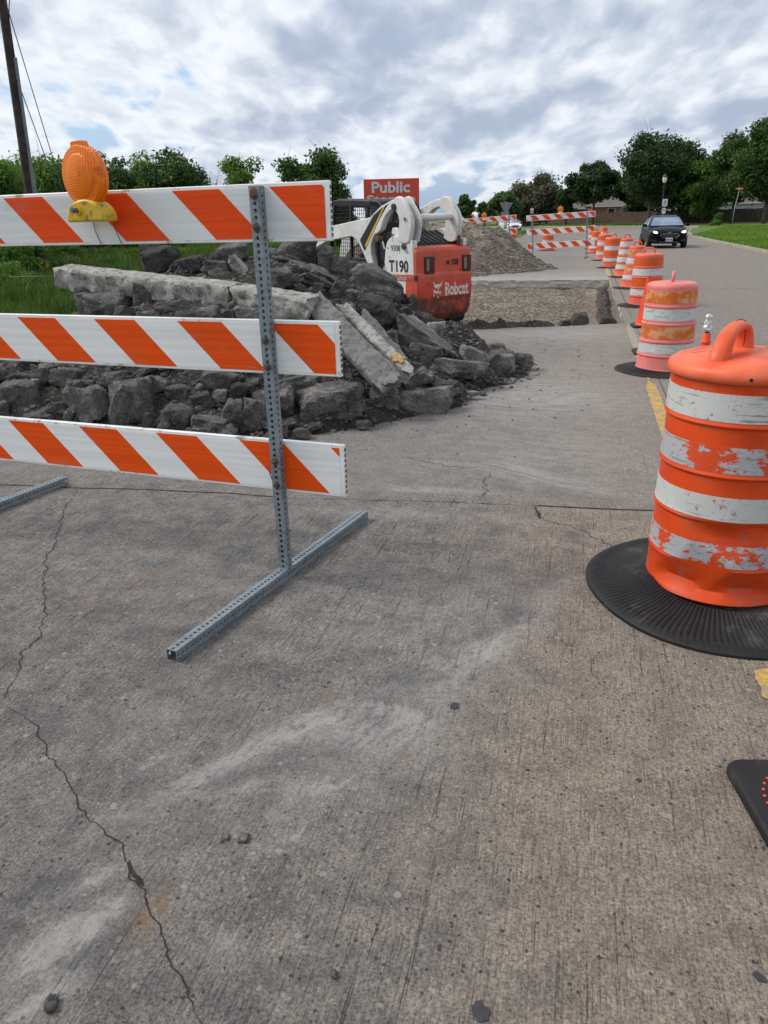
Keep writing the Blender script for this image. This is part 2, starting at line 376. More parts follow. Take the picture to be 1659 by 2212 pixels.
def stripe_mat(name, x0, period=.453, z0=0.0, orange=(.84, .085, .002), white=(.82, .83, .80)):
    """diagonal orange sheeting on a white board; local x along the board, z up"""
    mt, nt, b = newmat(name); P = nt.obj(); x, y, z = nt.sep(P)
    t = nt.m('FRACT', nt.m('DIVIDE', nt.m('SUBTRACT', nt.m('ADD', x, z), x0+z0), period))
    t = nt.m('ADD', t, 0.0)
    s = nt.m('MULTIPLY', nt.step(t, .0, .006), nt.step(t, .506, .500))
    # corrugation of the hollow board and scuffs
    hc = nt.noise(nt.comb(nt.m('MULTIPLY', x, .6), 0.0, nt.m('MULTIPLY', z, 45.0)), 1, 2)
    o_ = nt.mix(nt.step(hc, .35, .65), orange, tuple(c*.86 for c in orange)); w_ = nt.mix(nt.step(hc, .35, .65), white, tuple(c*.9 for c in white))
    col = nt.mix(s, w_, o_)
    sp = nt.voro(P, 26); sc = nt.sep(nt.voro(P, 26, out='Color'))
    k = nt.m('MULTIPLY', nt.step(nt.m('ADD', sp, nt.m('MULTIPLY', nt.noise(P, 160, 2), .1)), .12, .08), nt.step(sc[0], .74, .76))
    col = nt.mix(nt.m('MULTIPLY', k, .75), col, (.14, .11, .09))
    sc_ = nt.step(nt.noise(nt.vmul(nt.vadd(P, nt.vmul(nt.noise(P, 2, 2, col=True), (0, 0, .1))), (2.5, 1, 55)), 1.4, 4, .7), .665, .70)
    col = nt.mix(nt.m('MULTIPLY', sc_, .35), col, (.42, .36, .30))
    sm = nt.step(nt.noise(nt.vmul(P, (1, 1, 3)), 3.5, 7, .7), .54, .72)
    col = nt.mix(nt.m('MULTIPLY', sm, .22), col, (.30, .26, .22))
    nt.put(b.inputs['Base Color'], col); b.inputs['Roughness'].default_value = .5; b.inputs['Specular IOR Level'].default_value = .22
    nt.put(b.inputs['Normal'], nt.bump(hc, .25, .003))
    return mt

def galv_mat():
    mt, nt, b = newmat('galvanised_steel'); P = nt.obj()
    f = nt.m('ADD', nt.m('MULTIPLY', nt.noise(P, 14, 5), .6), nt.m('MULTIPLY', nt.voro(P, 60), .4))
    col = nt.mix(nt.step(f, .25, .60), (.13, .16, .18), (.24, .28, .30))
    rs = nt.step(nt.noise(P, 22, 7, .7), .66, .74); col = nt.mix(nt.m('MULTIPLY', rs, .6), col, (.10, .075, .06))
    nt.put(b.inputs['Base Color'], col); b.inputs['Metallic'].default_value = .35; b.inputs['Roughness'].default_value = .48
    nt.put(b.inputs['Normal'], nt.bump(nt.noise(P, 50, 4), .15, .003))
    return mt

def sheet_mat(name, c, under, wear, silver=False, seed=0.0, z0=0, z1=1, oscale=1.0):
    """retroreflective band on a drum: torn patches show the plastic below, with fine scratches and the cell pattern"""
    mt, nt, b = newmat(name); P = nt.vadd(nt.obj(), (seed, seed*.7, seed*.3))
    n = nt.noise(P, 9*oscale, 6, .62); n2 = nt.noise(nt.vmul(P, (1, 1, 2.2)), 26*oscale, 5, .7)
    torn = nt.step(nt.m('ADD', nt.m('MULTIPLY', n, .62), nt.m('MULTIPLY', n2, .38)), .700-wear, .712-wear)
    cell = nt.voro(nt.vmul(P, (1, 1, 1)), 210, feature='DISTANCE_TO_EDGE', rnd=.25)
    base = nt.mix(nt.step(cell, .04, .12), tuple(x*(.72 if silver else .9) for x in c), c)
    base = nt.mix(nt.m('MULTIPLY', nt.step(nt.noise(P, 5, 5), .42, .62), .4), base, tuple(x*.85 for x in c))
    scr = nt.step(nt.noise(nt.vmul(P, (5, 5, 60)), 1.2, 5, .7), .565, .63)
    base = nt.mix(nt.m('MULTIPLY', scr, .75), base, (.20, .14, .10))
    sc2 = nt.step(nt.noise(nt.vadd(P, (5, 5, 5)), 34, 5, .7), .595, .65)
    base = nt.mix(nt.m('MULTIPLY', sc2, .7), base, (.16, .12, .09))
    base = nt.mix(torn, base, under)
    nt.put(b.inputs['Base Color'], base); b.inputs['Roughness'].default_value = .42
    nt.put(b.inputs['Normal'], nt.bump(nt.m('SUBTRACT', nt.m('MULTIPLY', cell, 2.0), nt.m('MULTIPLY', torn, .6)), .35, .004))
    return mt

M = {}
M['road'] = concrete_road()
M['slab_edge'] = plain_concrete('broken_concrete_edge', (.60, .57, .52), (.48, .455, .41), 5, damt=.08)
M['kerb'] = plain_concrete('kerb_concrete', (.36, .31, .24), (.25, .22, .18), 3, damt=.15)
M['pale_slab'] = plain_concrete('pale_broken_concrete', (.44, .42, .385), (.30, .285, .26), 7, damt=.34, dirt=(.10, .09, .08), bs=38, bst=.9)
M['grey_slab'] = plain_concrete('grey_broomed_concrete', (.225, .225, .218), (.15, .15, .147), 9, damt=.34, bs=45, bst=.6)
M['rock'] = rock_mat('muddy_grey_concrete', (.062, .059, .056), (.160, .152, .142), (.31, .29, .265), .05)
M['rock_pale'] = rock_mat('pale_grey_concrete', (.115, .108, .10), (.23, .215, .195), (.38, .355, .32), .03)
M['rock_dark'] = rock_mat('near_black_concrete', (.034, .032, .031), (.082, .078, .074), (.16, .15, .14), .0)  # darkest of the block colours, same roughness as the others
M['rock_white'] = rock_mat('whitish_lime_concrete', (.36, .35, .32), (.22, .21, .195), (.52, .50, .47), .08)
M['soil'] = dirt_mat('dark_rubble_soil', (.036, .032, .028), (.078, .069, .060), 6, (.20, .185, .165), .3, 34)
M['soil_light'] = dirt_mat('dry_brown_soil', (.115, .098, .080), (.070, .060, .050), 6, (.26, .23, .20), .3, 30)
M['pit'] = dirt_mat('tan_gravel_subbase', (.31, .265, .21), (.20, .17, .138), 1.3, (.40, .35, .28), .45, 30)
M['gravel'] = dirt_mat('gravel_heap', (.27, .22, .17), (.165, .135, .108), 1.2, (.46, .42, .36), .5, 15)
M['grass_ground'] = dirt_mat('grass_ground', (.042, .070, .014), (.028, .050, .010), .6, (.09, .12, .03), .3, 12)
M['grass'] = leaf_mat('grass_blades', (.026, .062, .009), (.066, .125, .016), .5, .3, dry=(.10, .12, .04))
M['grass_far'] = leaf_mat('grass_verge', (.085, .17, .016), (.15, .25, .03), .3, .3, dry=(.20, .23, .07))
M['galv'] = galv_mat()
M['hole'] = pm('punched_hole_shadow', (.012, .013, .014), rough=.9)
M['yellow_line'] = pm('yellow_road_paint', (.62, .36, .02), (.52, .30, .025), 9, .7, dirt=(.25, .21, .16), damt=.55, dscale=26, bump=.3, bscale=90)
M['yellow_faded'] = pm('faded_yellow_paint', (.42, .33, .16), (.30, .26, .19), 9, .8, dirt=(.25, .23, .2), damt=.75, dscale=14)
M['board_white'] = pm('white_board_plastic', (.84, .85, .82), (.74, .74, .71), 8, .45, dirt=(.25, .2, .16), damt=.12, dscale=14)
M['orange_plastic'] = pm('orange_drum_plastic', (.66, .070, .010), (.56, .052, .008), 6, .42, dirt=(.42, .10, .05), damt=.18, dscale=9, bump=.06, bscale=40, spec=.28)
M['orange_lid'] = pm('sun_bleached_orange_lid', (.74, .155, .065), (.66, .090, .026), 5, .45, dirt=(.52, .15, .08), damt=.18, dscale=12, bump=.08, bscale=60, spec=.28)
M['pink_plastic'] = pm('bleached_pink_plastic', (.74, .235, .205), (.66, .18, .155), 5, .5, dirt=(.40, .12, .09), damt=.12, dscale=12, spec=.28)
M['red_plastic'] = pm('faded_red_drum_plastic', (.76, .155, .105), (.70, .115, .07), 5, .5, dirt=(.36, .10, .07), damt=.12, dscale=10, spec=.28)
M['amber_sheet'] = pm('orange_reflective_band', (.62, .150, .020), (.55, .11, .015), 6, .4, dirt=(.62, .36, .20), damt=.42, dscale=9, spec=.28)
M['amber_sheet_clean'] = pm('orange_reflective_band_clean', (.66, .115, .016), (.60, .09, .012), 6, .4, dirt=(.42, .12, .05), damt=.12, dscale=9, spec=.28)
M['white_sheet'] = sheet_mat('white_reflective_band', (.56, .58, .56), (.60, .18, .12), .06, seed=2.0)
M['white_sheet_clean'] = sheet_mat('white_reflective_band_clean', (.60, .62, .62), (.60, .18, .12), -.08, seed=5.0)
M['cone'] = pm('fluorescent_cone_plastic', (.86, .085, .025), (.78, .065, .016), 7, .45, dirt=(.35, .09, .05), damt=.2, dscale=14, spec=.28)
M['rubber'] = pm('black_rubber', (.012, .012, .013), (.018, .0175, .0175), 8, .60, spec=.3, dirt=(.05, .047, .042), damt=.18, dscale=7, bump=.25, bscale=50)
M['black'] = pm('black_plastic', (.018, .018, .019), rough=.5)
M['black_wire'] = pm('black_wire', (.02, .02, .02), rough=.6)
M['white_paint'] = pm('white_machine_paint', (.66, .67, .65), (.58, .59, .57), 3, .38, dirt=(.17, .14, .11), damt=.2, dscale=9)
M['white_worn'] = pm('scraped_white_machine_paint', (.66, .67, .65), (.56, .55, .52), 3, .42, dirt=(.22, .19, .16), damt=.10, dscale=14)
M['red_paint'] = pm('faded_red_machine_paint', (.56, .070, .030), (.48, .055, .024), 3, .45, dirt=(.20, .06, .04), damt=.16, dscale=11)
M['mud_red'] = pm('muddy_red_machine_paint', (.50, .065, .028), (.42, .055, .026), 4, .55, dirt=(.05, .035, .028), damt=.62, dscale=7)
M['mach_black'] = pm('black_machine_steel', (.010, .0105, .012), (.018, .018, .019), 5, .55, spec=.35, dirt=(.05, .045, .04), damt=.2)
M['steel'] = pm('dark_greased_steel', (.05, .047, .045), (.09, .085, .08), 8, .4, metal=.6)
M['rusty'] = pm('rusty_steel', (.09, .055, .04), (.15, .10, .075), 20, .75, metal=.3)
M['chrome'] = pm('bright_cylinder_rod', (.5, .5, .5), rough=.2, metal=1)
M['decal_black'] = pm('black_vinyl', (.012, .014, .016), rough=.4)
M['decal_yellow'] = pm('yellow_vinyl', (.66, .42, .02), rough=.4)
M['decal_white'] = pm('worn_white_vinyl', (.70, .68, .65), (.62, .58, .55), 9, .45, dirt=(.55, .12, .06), damt=.36, dscale=22)
M['decal_red'] = pm('red_vinyl', (.60, .07, .03), (.55, .06, .03), 9, .45, dirt=(.5, .45, .4), damt=.2, dscale=30)
M['lamp_red'] = pm('dark_red_lens', (.10, .008, .008), rough=.2)
M['lamp_grey'] = pm('grey_lamp_lens', (.20, .20, .17), rough=.25)
M['glass_dark'] = pm('dark_glass', (.02, .028, .034), rough=.06, spec=.8)
M['pole_wood'] = pm('creosoted_pole_wood', (.030, .022, .018), (.060, .046, .038), 5, .9, bump=.5, bscale=14)
M['conduit'] = pm('grey_conduit', (.20, .21, .22), rough=.6)
M['bark'] = pm('tree_bark', (.055, .045, .036), (.10, .085, .07), 3, .95, bump=.6, bscale=12)
M['dead_wood'] = pm('bare_grey_branches', (.16, .14, .125), (.11, .10, .09), 3, .95)
M['leaf_dark'] = leaf_mat('dark_leaves', (.020, .048, .012), (.075, .145, .030), .7, .3)
M['leaf_mid'] = leaf_mat('mid_green_leaves', (.038, .088, .015), (.125, .225, .038), .7, .35)
M['leaf_light'] = leaf_mat('light_green_leaves', (.045, .095, .022), (.125, .21, .05), .7, .35)
M['leaf_grey'] = leaf_mat('sparse_grey_green_leaves', (.060, .062, .036), (.120, .112, .075), .8, .25)
M['fence'] = pm('brown_stained_boards', (.060, .034, .027), (.085, .050, .040), 1.2, .85, dirt=(.035, .022, .018), damt=.3, dscale=3)
M['brick'] = pm('red_brick_wall', (.25, .085, .055), (.19, .065, .045), 6, .9)
M['brick_dark'] = pm('maroon_brick_wall', (.14, .040, .040), (.10, .03, .03), 6, .9)
M['roof'] = pm('grey_brown_shingles', (.105, .085, .078), (.15, .125, .115), 4, .95)
M['trim'] = pm('white_trim', (.62, .60, .56), rough=.6)
M['siding'] = pm('pale_siding', (.34, .35, .36), (.28, .29, .30), 2, .7)
M['sign_white'] = pm('white_sign_face', (.66, .67, .66), (.58, .59, .58), 5, .5)
M['sign_back'] = pm('grey_sign_back', (.22, .23, .235), (.17, .175, .18), 5, .5, metal=.3)
M['sign_red'] = pm('red_orange_sign_face', (.66, .066, .030), (.62, .058, .026), .5, .45)
M['amber'] = None

# ================================================================== SETTING
TER = [(-1500, -1500), (1500, -1500), (1500, 1500), (-1500, 1500)]
b = MB(); b.add([(x, y, -.34) for x, y in TER], [(0, 1, 2, 3)])
tag(b.build('ground', M['grass_ground']), kind='structure')

def yedge(x): return 12.105+.357*np.minimum(x, .66)-.0
def relief(x, y): return (fbm(np.asarray(x)*1.3+50, np.asarray(y)*1.3+50, 3, 3)-.5)*.012
# --- near pavement with wear mask
xs = np.concatenate([np.arange(-5.4, -4.2, .1), np.arange(-4.2, 2.4, .026), np.arange(2.4, 6.76, .14)])
t_ = np.concatenate([np.linspace(0, .18, 8, endpoint=False), np.linspace(.18, .50, 230, endpoint=False), np.linspace(.50, 1, 170)])
ye = yedge(xs) + (fbm(xs*3+9, xs*0+2, 5, 4)-.5)*.16*(xs < .66)
X = np.repeat(xs[None, :], len(t_), 0); Y = -3 + (ye[None, :]+3)*t_[:, None]
Z = relief(X, Y)
mask = np.zeros(X.shape+(4,)); mask[..., 3] = 1
def blob(ch, u, v, lu, lv, ang, amp, power=1.0):
    """stain centred at photo pixel (u,v), half sizes in metres, angle from +X"""
    c = gp(u, v); ca, sa = math.cos(R(ang)), math.sin(R(ang))
    dx, dy = X-c.x, Y-c.y; a = (dx*ca+dy*sa)/lu; b_ = (-dx*sa+dy*ca)/lv
    mask[..., ch] += amp*np.exp(-(a*a+b_*b_)**power)
# crushed concrete dust
for a in [(150, 2020, .13, .045, 58, 2.2), (95, 2150, .09, .04, 58, 1.3), (205, 1900, .10, .03, 58, .9), (430, 1690, .10, .03, 55, .6), (500, 1640, .12, .03, 50, .6), (600, 1600, .10, .04, 60, .6), (545, 1700, .06, .03, 40, .5), (690, 1560, .08, .04, 30, .5), (860, 1540, .12, .04, -10, .8),
          (760, 1590, .10, .05, 30, .5), (960, 1430, .22, .10, 60, .55), (1060, 1400, .12, .05, 70, .7), (700, 1700, .16, .05, 15, .5), (700, 1560, .40, .16, 35, .55), (900, 1620, .25, .12, 30, .5), (560, 1750, .35, .14, 30, .4), (1000, 1300, .35, .30, 40, .4), (760, 1350, .5, .25, 10, .3), (350, 1250, .6, .2, 0, .25), (300, 1560, .3, .12, 30, .3), (330, 1650, .10, .04, 50, .5), (640, 1810, .05, .03, 0, .5),
          (480, 2040, .05, .03, 40, .8), (890, 1850, .05, .03, 10, .4), (60, 1700, .12, .05, 55, .35), (250, 1200, .6, .12, 8, .3), (830, 1110, .5, .10, 5, .65), (650, 1000, .9, .14, 3, .25),
          (1050, 1010, 1.1, .35, 10, .36), (1180, 960, .7, .5, -20, .42), (950, 900, 1.6, .9, 0, .30), (1100, 800, 1.6, 1.6, 20, .45), (1200, 720, 1.6, .9, 10, .75), (1200, 860, .9, .8, -10, .55),
          (930, 1060, .4, .06, 4, .9), (1300, 1105, .3, .02, 3, .6), (1230, 1045, .5, .15, -25, .6)]: blob(0, *a)
# rubber and track grime
for a in [(870, 1480, .13, .09, 40, 1.2), (830, 1590, .14, .07, 20, .9), (960, 1500, .12, .06, 50, .6), (400, 1360, .30, .16, 10, .55), (250, 1300, .3, .16, 0, .55), (60, 1960, .14, .07, 60, 1.0), (190, 2090, .14, .05, 60, .8),
          (600, 1640, .22, .07, 15, .55), (1130, 1330, .20, .10, 60, .5), (660, 1150, .7, .2, 5, .45), (200, 1130, .8, .25, 5, .35), (500, 1450, .6, .3, 20, .35), (300, 1700, .4, .2, 30, .35), (1180, 1060, .5, .12, -20, .6),
          (860, 1010, .8, .15, 5, .5), (1000, 930, .8, .3, 0, .5), (1130, 880, .9, .4, -20, .35), (1060, 740, 1.3, .8, 20, .55), (700, 1870, .05, .03, -40, .8), (560, 1240, .5, .2, 10, .4), (90, 1560, .3, .15, 40, .5),
          (500, 2130, .12, .08, 30, .35), (1000, 1950, .08, .04, 20, .35)]: blob(1, *a)
def arc(ch, pts, wdt, amp):
    for (u0, v0), (u1, v1) in zip(pts[:-1], pts[1:]):
        a_, b_ = gp(u0, v0), gp(u1, v1); L_ = max((b_-a_).length, .02); an = math.degrees(math.atan2(b_.y-a_.y, b_.x-a_.x)); blob(ch, (u0+u1)/2, (v0+v1)/2, L_*.62, wdt, an, amp)
arc(1, [(760, 1560), (850, 1500), (950, 1430), (1050, 1360), (1150, 1290), (1230, 1200), (1250, 1120)], .055, .75)
arc(0, [(800, 1620), (900, 1550), (1000, 1470), (1100, 1390), (1180, 1310), (1220, 1230)], .07, .42)
arc(1, [(20, 1990), (120, 1900), (260, 1790), (420, 1700), (560, 1620)], .05, .6)
arc(0, [(160, 1820), (300, 1740), (450, 1670), (600, 1590), (720, 1520)], .05, .38)
arc(1, [(1260, 1050), (1200, 980), (1120, 930), (1020, 900), (900, 900)], .10, .6)
for a in [(325, 1975, .035, .07, 0, 1.6), (320, 1240, .11, .05, 60, .9), (430, 1170, .08, .03, 20, .7), (345, 1390, .09, .03, 15, .6), (700, 1500, .06, .03, 10, .9), (1240, 1655, .045, .03, 0, 1.0), (1180, 1668, .03, .015, 0, 1.0),
          (880, 1635, .03, .02, 0, 1.0), (990, 1150, .1, .05, 5, .6), (1000, 1185, .12, .05, 5, .5), (210, 1290, .12, .05, 10, .5), (780, 1430, .1, .04, 0, .35), (1290, 2020, .05, .05, 0, .3)]: blob(2, *a)
mask[..., :3] = np.clip(mask[..., :3], 0, 1.3)
nx, ny = len(xs), len(t_)
I = np.arange(nx*ny).reshape(ny, nx)
Fq = np.stack([I[:-1, :-1], I[:-1, 1:], I[1:, 1:], I[1:, :-1]], -1).reshape(-1, 4)
V = np.stack([X, Y, Z], -1).reshape(-1, 3)
tag(npmesh('road', V, Fq, M['road'], smooth=True, attrs={'mask': mask.reshape(-1, 4)}), kind='structure')

def slab_wall(pts_top, depth, mat, name, jag=.02, seed=0, z=0.0, out=(0, -1), rows=7):
    """broken vertical edge of a pavement slab along a polyline"""
    P = [Vector(p) for p in pts_top]; L = [0]
    for i in range(1, len(P)): L.append(L[-1]+(P[i]-P[i-1]).length)
    n = int(L[-1]/.03)+2; vs = []
    for k in range(n):
        s_ = L[-1]*k/(n-1); i = max(j for j in range(len(L)-1) if L[j] <= s_+1e-9); t = (s_-L[i])/(L[i+1]-L[i])
        p = P[i].lerp(P[i+1], t)
        for r_ in range(rows+1):
            q = r_/rows; nn = mnoise.noise(Vector((s_*6, q*3, seed)))+.5*mnoise.noise(Vector((s_*17, q*9, seed+3)))
            o_ = 0.0 if r_ == 0 else nn*jag-.02*q
            vs.append((p.x+out[0]*o_, p.y+out[1]*o_, z-q*depth))
    fs = [(k*(rows+1)+r_, (k+1)*(rows+1)+r_, (k+1)*(rows+1)+r_+1, k*(rows+1)+r_+1) for k in range(n-1) for r_ in range(rows)]
    m_ = MB(); m_.add(vs, fs); return tag(m_.build(name, mat, smooth='all'), kind='structure')

# far pavement: right lane beside the pit, slab behind the pit, crossing road
def sheet(name, poly, z, mat, kind='structure', th=0):
    m_ = MB()
    if th: m_.prism(poly, 'z', z-th, z)
    else: m_.add([(x, y, z) for x, y in poly], [tuple(range(len(poly)))])
    return tag(m_.build(name, mat), kind=kind)
yN = float(yedge(np.array([.66]))[0])
CURVE = [(6.75, 48), (7.0, 58), (7.8, 68), (9.3, 80), (11.5, 92), (12.2, 99), (10.5, 106), (7.1, 111), (-.5, 122), (-8.8, 136.6), (-60, 190)]
LEFT = [(-60, 176), (-22, 128), (-10.5, 104), (-6.6, 86), (-5.5, 72), (-5.4, 60)]
sheet('right_lane_pavement', [(.66, yN), (6.75, yN), (6.75, 48), (.66, 48)], 0, M['road'], th=.30)
fx = np.linspace(-5.4, .66, 60); fy = np.linspace(0, 1, 90)**1.6; e0 = np.interp(fx, [-5.4, -3.2, -1.2, .66], [21.16, 21.07, 21.10, 21.06])
FX = np.repeat(fx[None], 90, 0); FY = e0[None]+(48-e0[None])*fy[:, None]; fm = np.zeros(FX.shape+(4,)); fm[..., 3] = 1
fm[..., 0] = np.clip(1.25-(FY-21)/4.5, .25, 1.3)*(.6+.6*fbm(FX*.7, FY*.7, 71, 3)); I = np.arange(FX.size).reshape(FX.shape)
tag(npmesh('far_slab_pavement', np.stack([FX, FY, 0*FX], -1).reshape(-1, 3), np.stack([I[:-1, :-1], I[:-1, 1:], I[1:, 1:], I[1:, :-1]], -1).reshape(-1, 4), M['road'], attrs={'mask': fm.reshape(-1, 4)}), kind='structure')
sheet('crossing_road', [(-5.4, 48)] + CURVE + LEFT, 0, M['road'])
far_edge = [(-5.4, 21.16), (-3.2, 21.07), (-1.2, 21.10), (.66, 21.06)]
slab_wall(far_edge, .20, M['slab_edge'], 'slab_edge', .03, 1.0)
slab_wall([(.66, 21.06), (.66, yN)], .22, M['slab_edge'], 'slab_edge', .025, 2.0, out=(-1, 0))
# pit floor (gravel sub-base) rising into a dirt ramp under the machine
gx = np.linspace(-5.6, .9, 240); gy = np.linspace(9.2, 21.6, 300); GX, GY = np.meshgrid(gx, gy)
ramp = np.clip((-1.2-GX)/1.2, 0, 1)*np.clip((15.0-GY)/2.5, 0, 1)
GZ = -.21 + .15*ramp*ramp*(3-2*ramp) + (fbm(GX*2.2, GY*2.2, 11, 5)-.5)*.11
rgt = np.clip((GX-.0)/.62, 0, 1)*(GY > 12.0); GZ += .07*rgt*fbm(GX*5, GY*5, 12, 3)
I = np.arange(GX.size).reshape(GX.shape); Fq = np.stack([I[:-1, :-1], I[:-1, 1:], I[1:, 1:], I[1:, :-1]], -1).reshape(-1, 4)
tag(npmesh('pit_floor', np.stack([GX, GY, GZ], -1).reshape(-1, 3), Fq, M['pit'], smooth=True), kind='structure')
# soft dark soil collapsed along the right and far sides of the pit and the near edge
def soil_strip(name, pts, wid, hgt, mat, seed, n=70, zb=-.2):
    P = [Vector((p[0], p[1], 0)) for p in pts]; L = [0]
    for i in range(1, len(P)): L.append(L[-1]+(P[i]-P[i-1]).length)
    vs = []; k = 12; N = int(L[-1]/.05)+2
    for a in range(N):
        s_ = L[-1]*a/(N-1); i = max(j for j in range(len(L)-1) if L[j] <= s_+1e-9); t = (s_-L[i])/(L[i+1]-L[i]); p = P[i].lerp(P[i+1], t)
        d = (P[i+1]-P[i]).normalized(); nrm = Vector((-d.y, d.x, 0)); e = math.sin(math.pi*min(1, s_/L[-1]*1.0))**.3
        for j in range(k+1):
            q = j/k*2-1; ww = wid*(.7+.6*mnoise.noise(Vector((s_*1.3, seed, 0)))+.3)
            nz = mnoise.fractal(Vector((p.x*5+q*2, p.y*5+seed, q*3)), .9, 2.1, 5)
            h = max(0, (1-q*q))*hgt*e*(1+.9*nz)+nz*.012
            pp = p+nrm*q*ww; vs.append((pp.x, pp.y, zb+h))
    fs = [(a*(k+1)+j, (a+1)*(k+1)+j, (a+1)*(k+1)+j+1, a*(k+1)+j+1) for a in range(N-1) for j in range(k)]
    m_ = MB(); m_.add(vs, fs); return tag(m_.build(name, mat, smooth='all'), kind='stuff')
tag(soil_strip('loose_soil', [(.44, 12.4), (.42, 15), (.50, 20.9)], .15, .10, M['soil_light'], 1.0), 'dark loose soil slumped along the right side of the excavated pit', 'soil')
tag(soil_strip('loose_soil', [(-3.2, 20.90), (-.5, 20.93), (.5, 20.85)], .09, .015, M['soil_light'], 5.0, zb=-.20), 'thin dark soil line under the far broken slab edge', 'soil')
tag(soil_strip('loose_soil', [(-3.2, 11.1), (-1.9, 11.62), (-.9, 11.98), (-.35, 12.15)], .22, .10, M['soil'], 9.0, zb=-.03), 'dark soil berm on the near lip of the pit behind the machine', 'soil')
# joints, cracks
def strip(name, pts, w0, mat, z=.0025, jit=.0, seed=1, n=None, wvar=.5, kind='structure', step=.012):
    rnd = random.Random(seed); P = [Vector((p[0], p[1], 0)) for p in pts]; L = [0]
    for i in range(1, len(P)): L.append(L[-1]+(P[i]-P[i-1]).length)
    N = int(L[-1]/step)+2; vs = []
    for a in range(N):
        s_ = L[-1]*a/(N-1); i = max(j for j in range(len(L)-1) if L[j] <= s_+1e-9); t = (s_-L[i])/(L[i+1]-L[i]); p = P[i].lerp(P[i+1], t)
        d = (P[i+1]-P[i]).normalized(); nr = Vector((-d.y, d.x, 0))
        o_ = jit*(1.2*mnoise.noise(Vector((s_*5, seed, 0)))+.8*mnoise.noise(Vector((s_*17, seed, 1)))+.45*mnoise.noise(Vector((s_*48, seed, 2))))
        ww = w0*(1+wvar*mnoise.noise(Vector((s_*11, seed, 5)))*1.6+wvar*mnoise.noise(Vector((s_*41, seed, 6))))*min(1, 8*min(a, N-1-a)/N+.15); ww = max(ww, .0006)
        for q in (-.5, .5):
            c = p+nr*(o_+q*ww); vs.append((c.x, c.y, float(relief(c.x, c.y))+z))
    fs = [(2*a, 2*a+1, 2*a+3, 2*a+2) for a in range(N-1)]
    m_ = MB(); m_.add(vs, fs); return tag(m_.build(name, mat), kind=kind)
M['crack'] = pm('crack_shadow', (.012, .010, .009), (.03, .026, .022), 30, .95)
M['tar'] = pm('black_tar_spot', (.028, .029, .032), (.04, .041, .045), 30, .8, bump=.6, bscale=60)
px_ = lambda L_: [gp(u, v)[:2] for u, v in L_]
strip('crack', px_([(168, 1058), (140, 1100), (118, 1165), (100, 1215), (92, 1262), (97, 1300), (92, 1345), (80, 1380), (50, 1410), (45, 1445), (20, 1490), (2, 1530)]), .0042, M['crack'], jit=.022, seed=3)
strip('crack', px_([(2, 1532), (20, 1528), (42, 1540), (80, 1570), (95, 1610), (120, 1655), (150, 1700), (180, 1730), (200, 1775), (235, 1810), (262, 1850), (292, 1900), (318, 1930), (325, 1975), (352, 2020), (372, 2080), (400, 2130), (412, 2170), (440, 2210), (450, 2260)]), .0034, M['crack'], jit=.016, seed=8)
strip('crack', px_([(280, 1860), (292, 1893), (312, 1915)]), .012, M['crack'], jit=.01, seed=9)
strip('crack', px_([(1150, 1092), (1162, 1118), (1230, 1135), (1290, 1165), (1335, 1190)]), .004, M['crack'], jit=.03, seed=4)
strip('crack', px_([(1152, 1093), (1166, 1112), (1165, 1122)]), .014, M['crack'], jit=.01, seed=14)
strip('crack', px_([(1060, 1020), (1045, 1035), (1050, 1060), (1042, 1078)]), .005, M['crack'], jit=.03, seed=5)
strip('crack', px_([(870, 985), (930, 1000), (1000, 1015), (1040, 1005)]), .004, M['crack'], jit=.05, seed=6)
strip('road_joint', px_([(-40, 1046), (60, 1049), (180, 1054), (330, 1058), (500, 1066), (640, 1077)]), .012, M['crack'], jit=.010, seed=21)
strip('road_joint', px_([(640, 1077), (800, 1081), (980, 1086), (1150, 1092)]), .004, M['crack'], jit=.012, seed=22, wvar=.9)
strip('road_joint', px_([(1150, 1092), (1300, 1099), (1460, 1105)]), .016, M['crack'], jit=.003, seed=23)
strip('road_joint', [(.80, 4.3), (.80, 12.3)], .006, M['crack'], jit=.004, seed=24, step=.05)
strip('road_joint', [(.80, 12.3), (.80, 48)], .012, M['crack'], jit=.004, seed=25, step=.1)
for k, yy in enumerate((8.9, 18.2, 27.0, 38.0)):
    strip('road_joint', [(.9, yy), (6.7, yy+.3)], .016, M['crack'], z=.004, jit=.01, seed=30+k, step=.08)
strip('road_joint', [(-5.0, 30.2), (.6, 30.4)], .015, M['crack'], z=.004, jit=.01, seed=40, step=.08)
# painted line
strip('yellow_line', [(.745, 2.40), (.74, 2.62)], .10, M['yellow_line'], z=.004, jit=.006, seed=50, wvar=.12)
strip('yellow_line', [(.695, 5.2), (.70, 7.9)], .105, M['yellow_line'], z=.004, jit=.004, seed=51, wvar=.08)
strip('yellow_line', [(.70, 7.9), (.70, 12.2)], .10, M['yellow_faded'], z=.004, jit=.004, seed=52, wvar=.2)
strip('yellow_line', [(.68, 21.2), (.68, 34)], .10, M['yellow_line'], z=.006, jit=.004, seed=53, wvar=.1, step=.05)
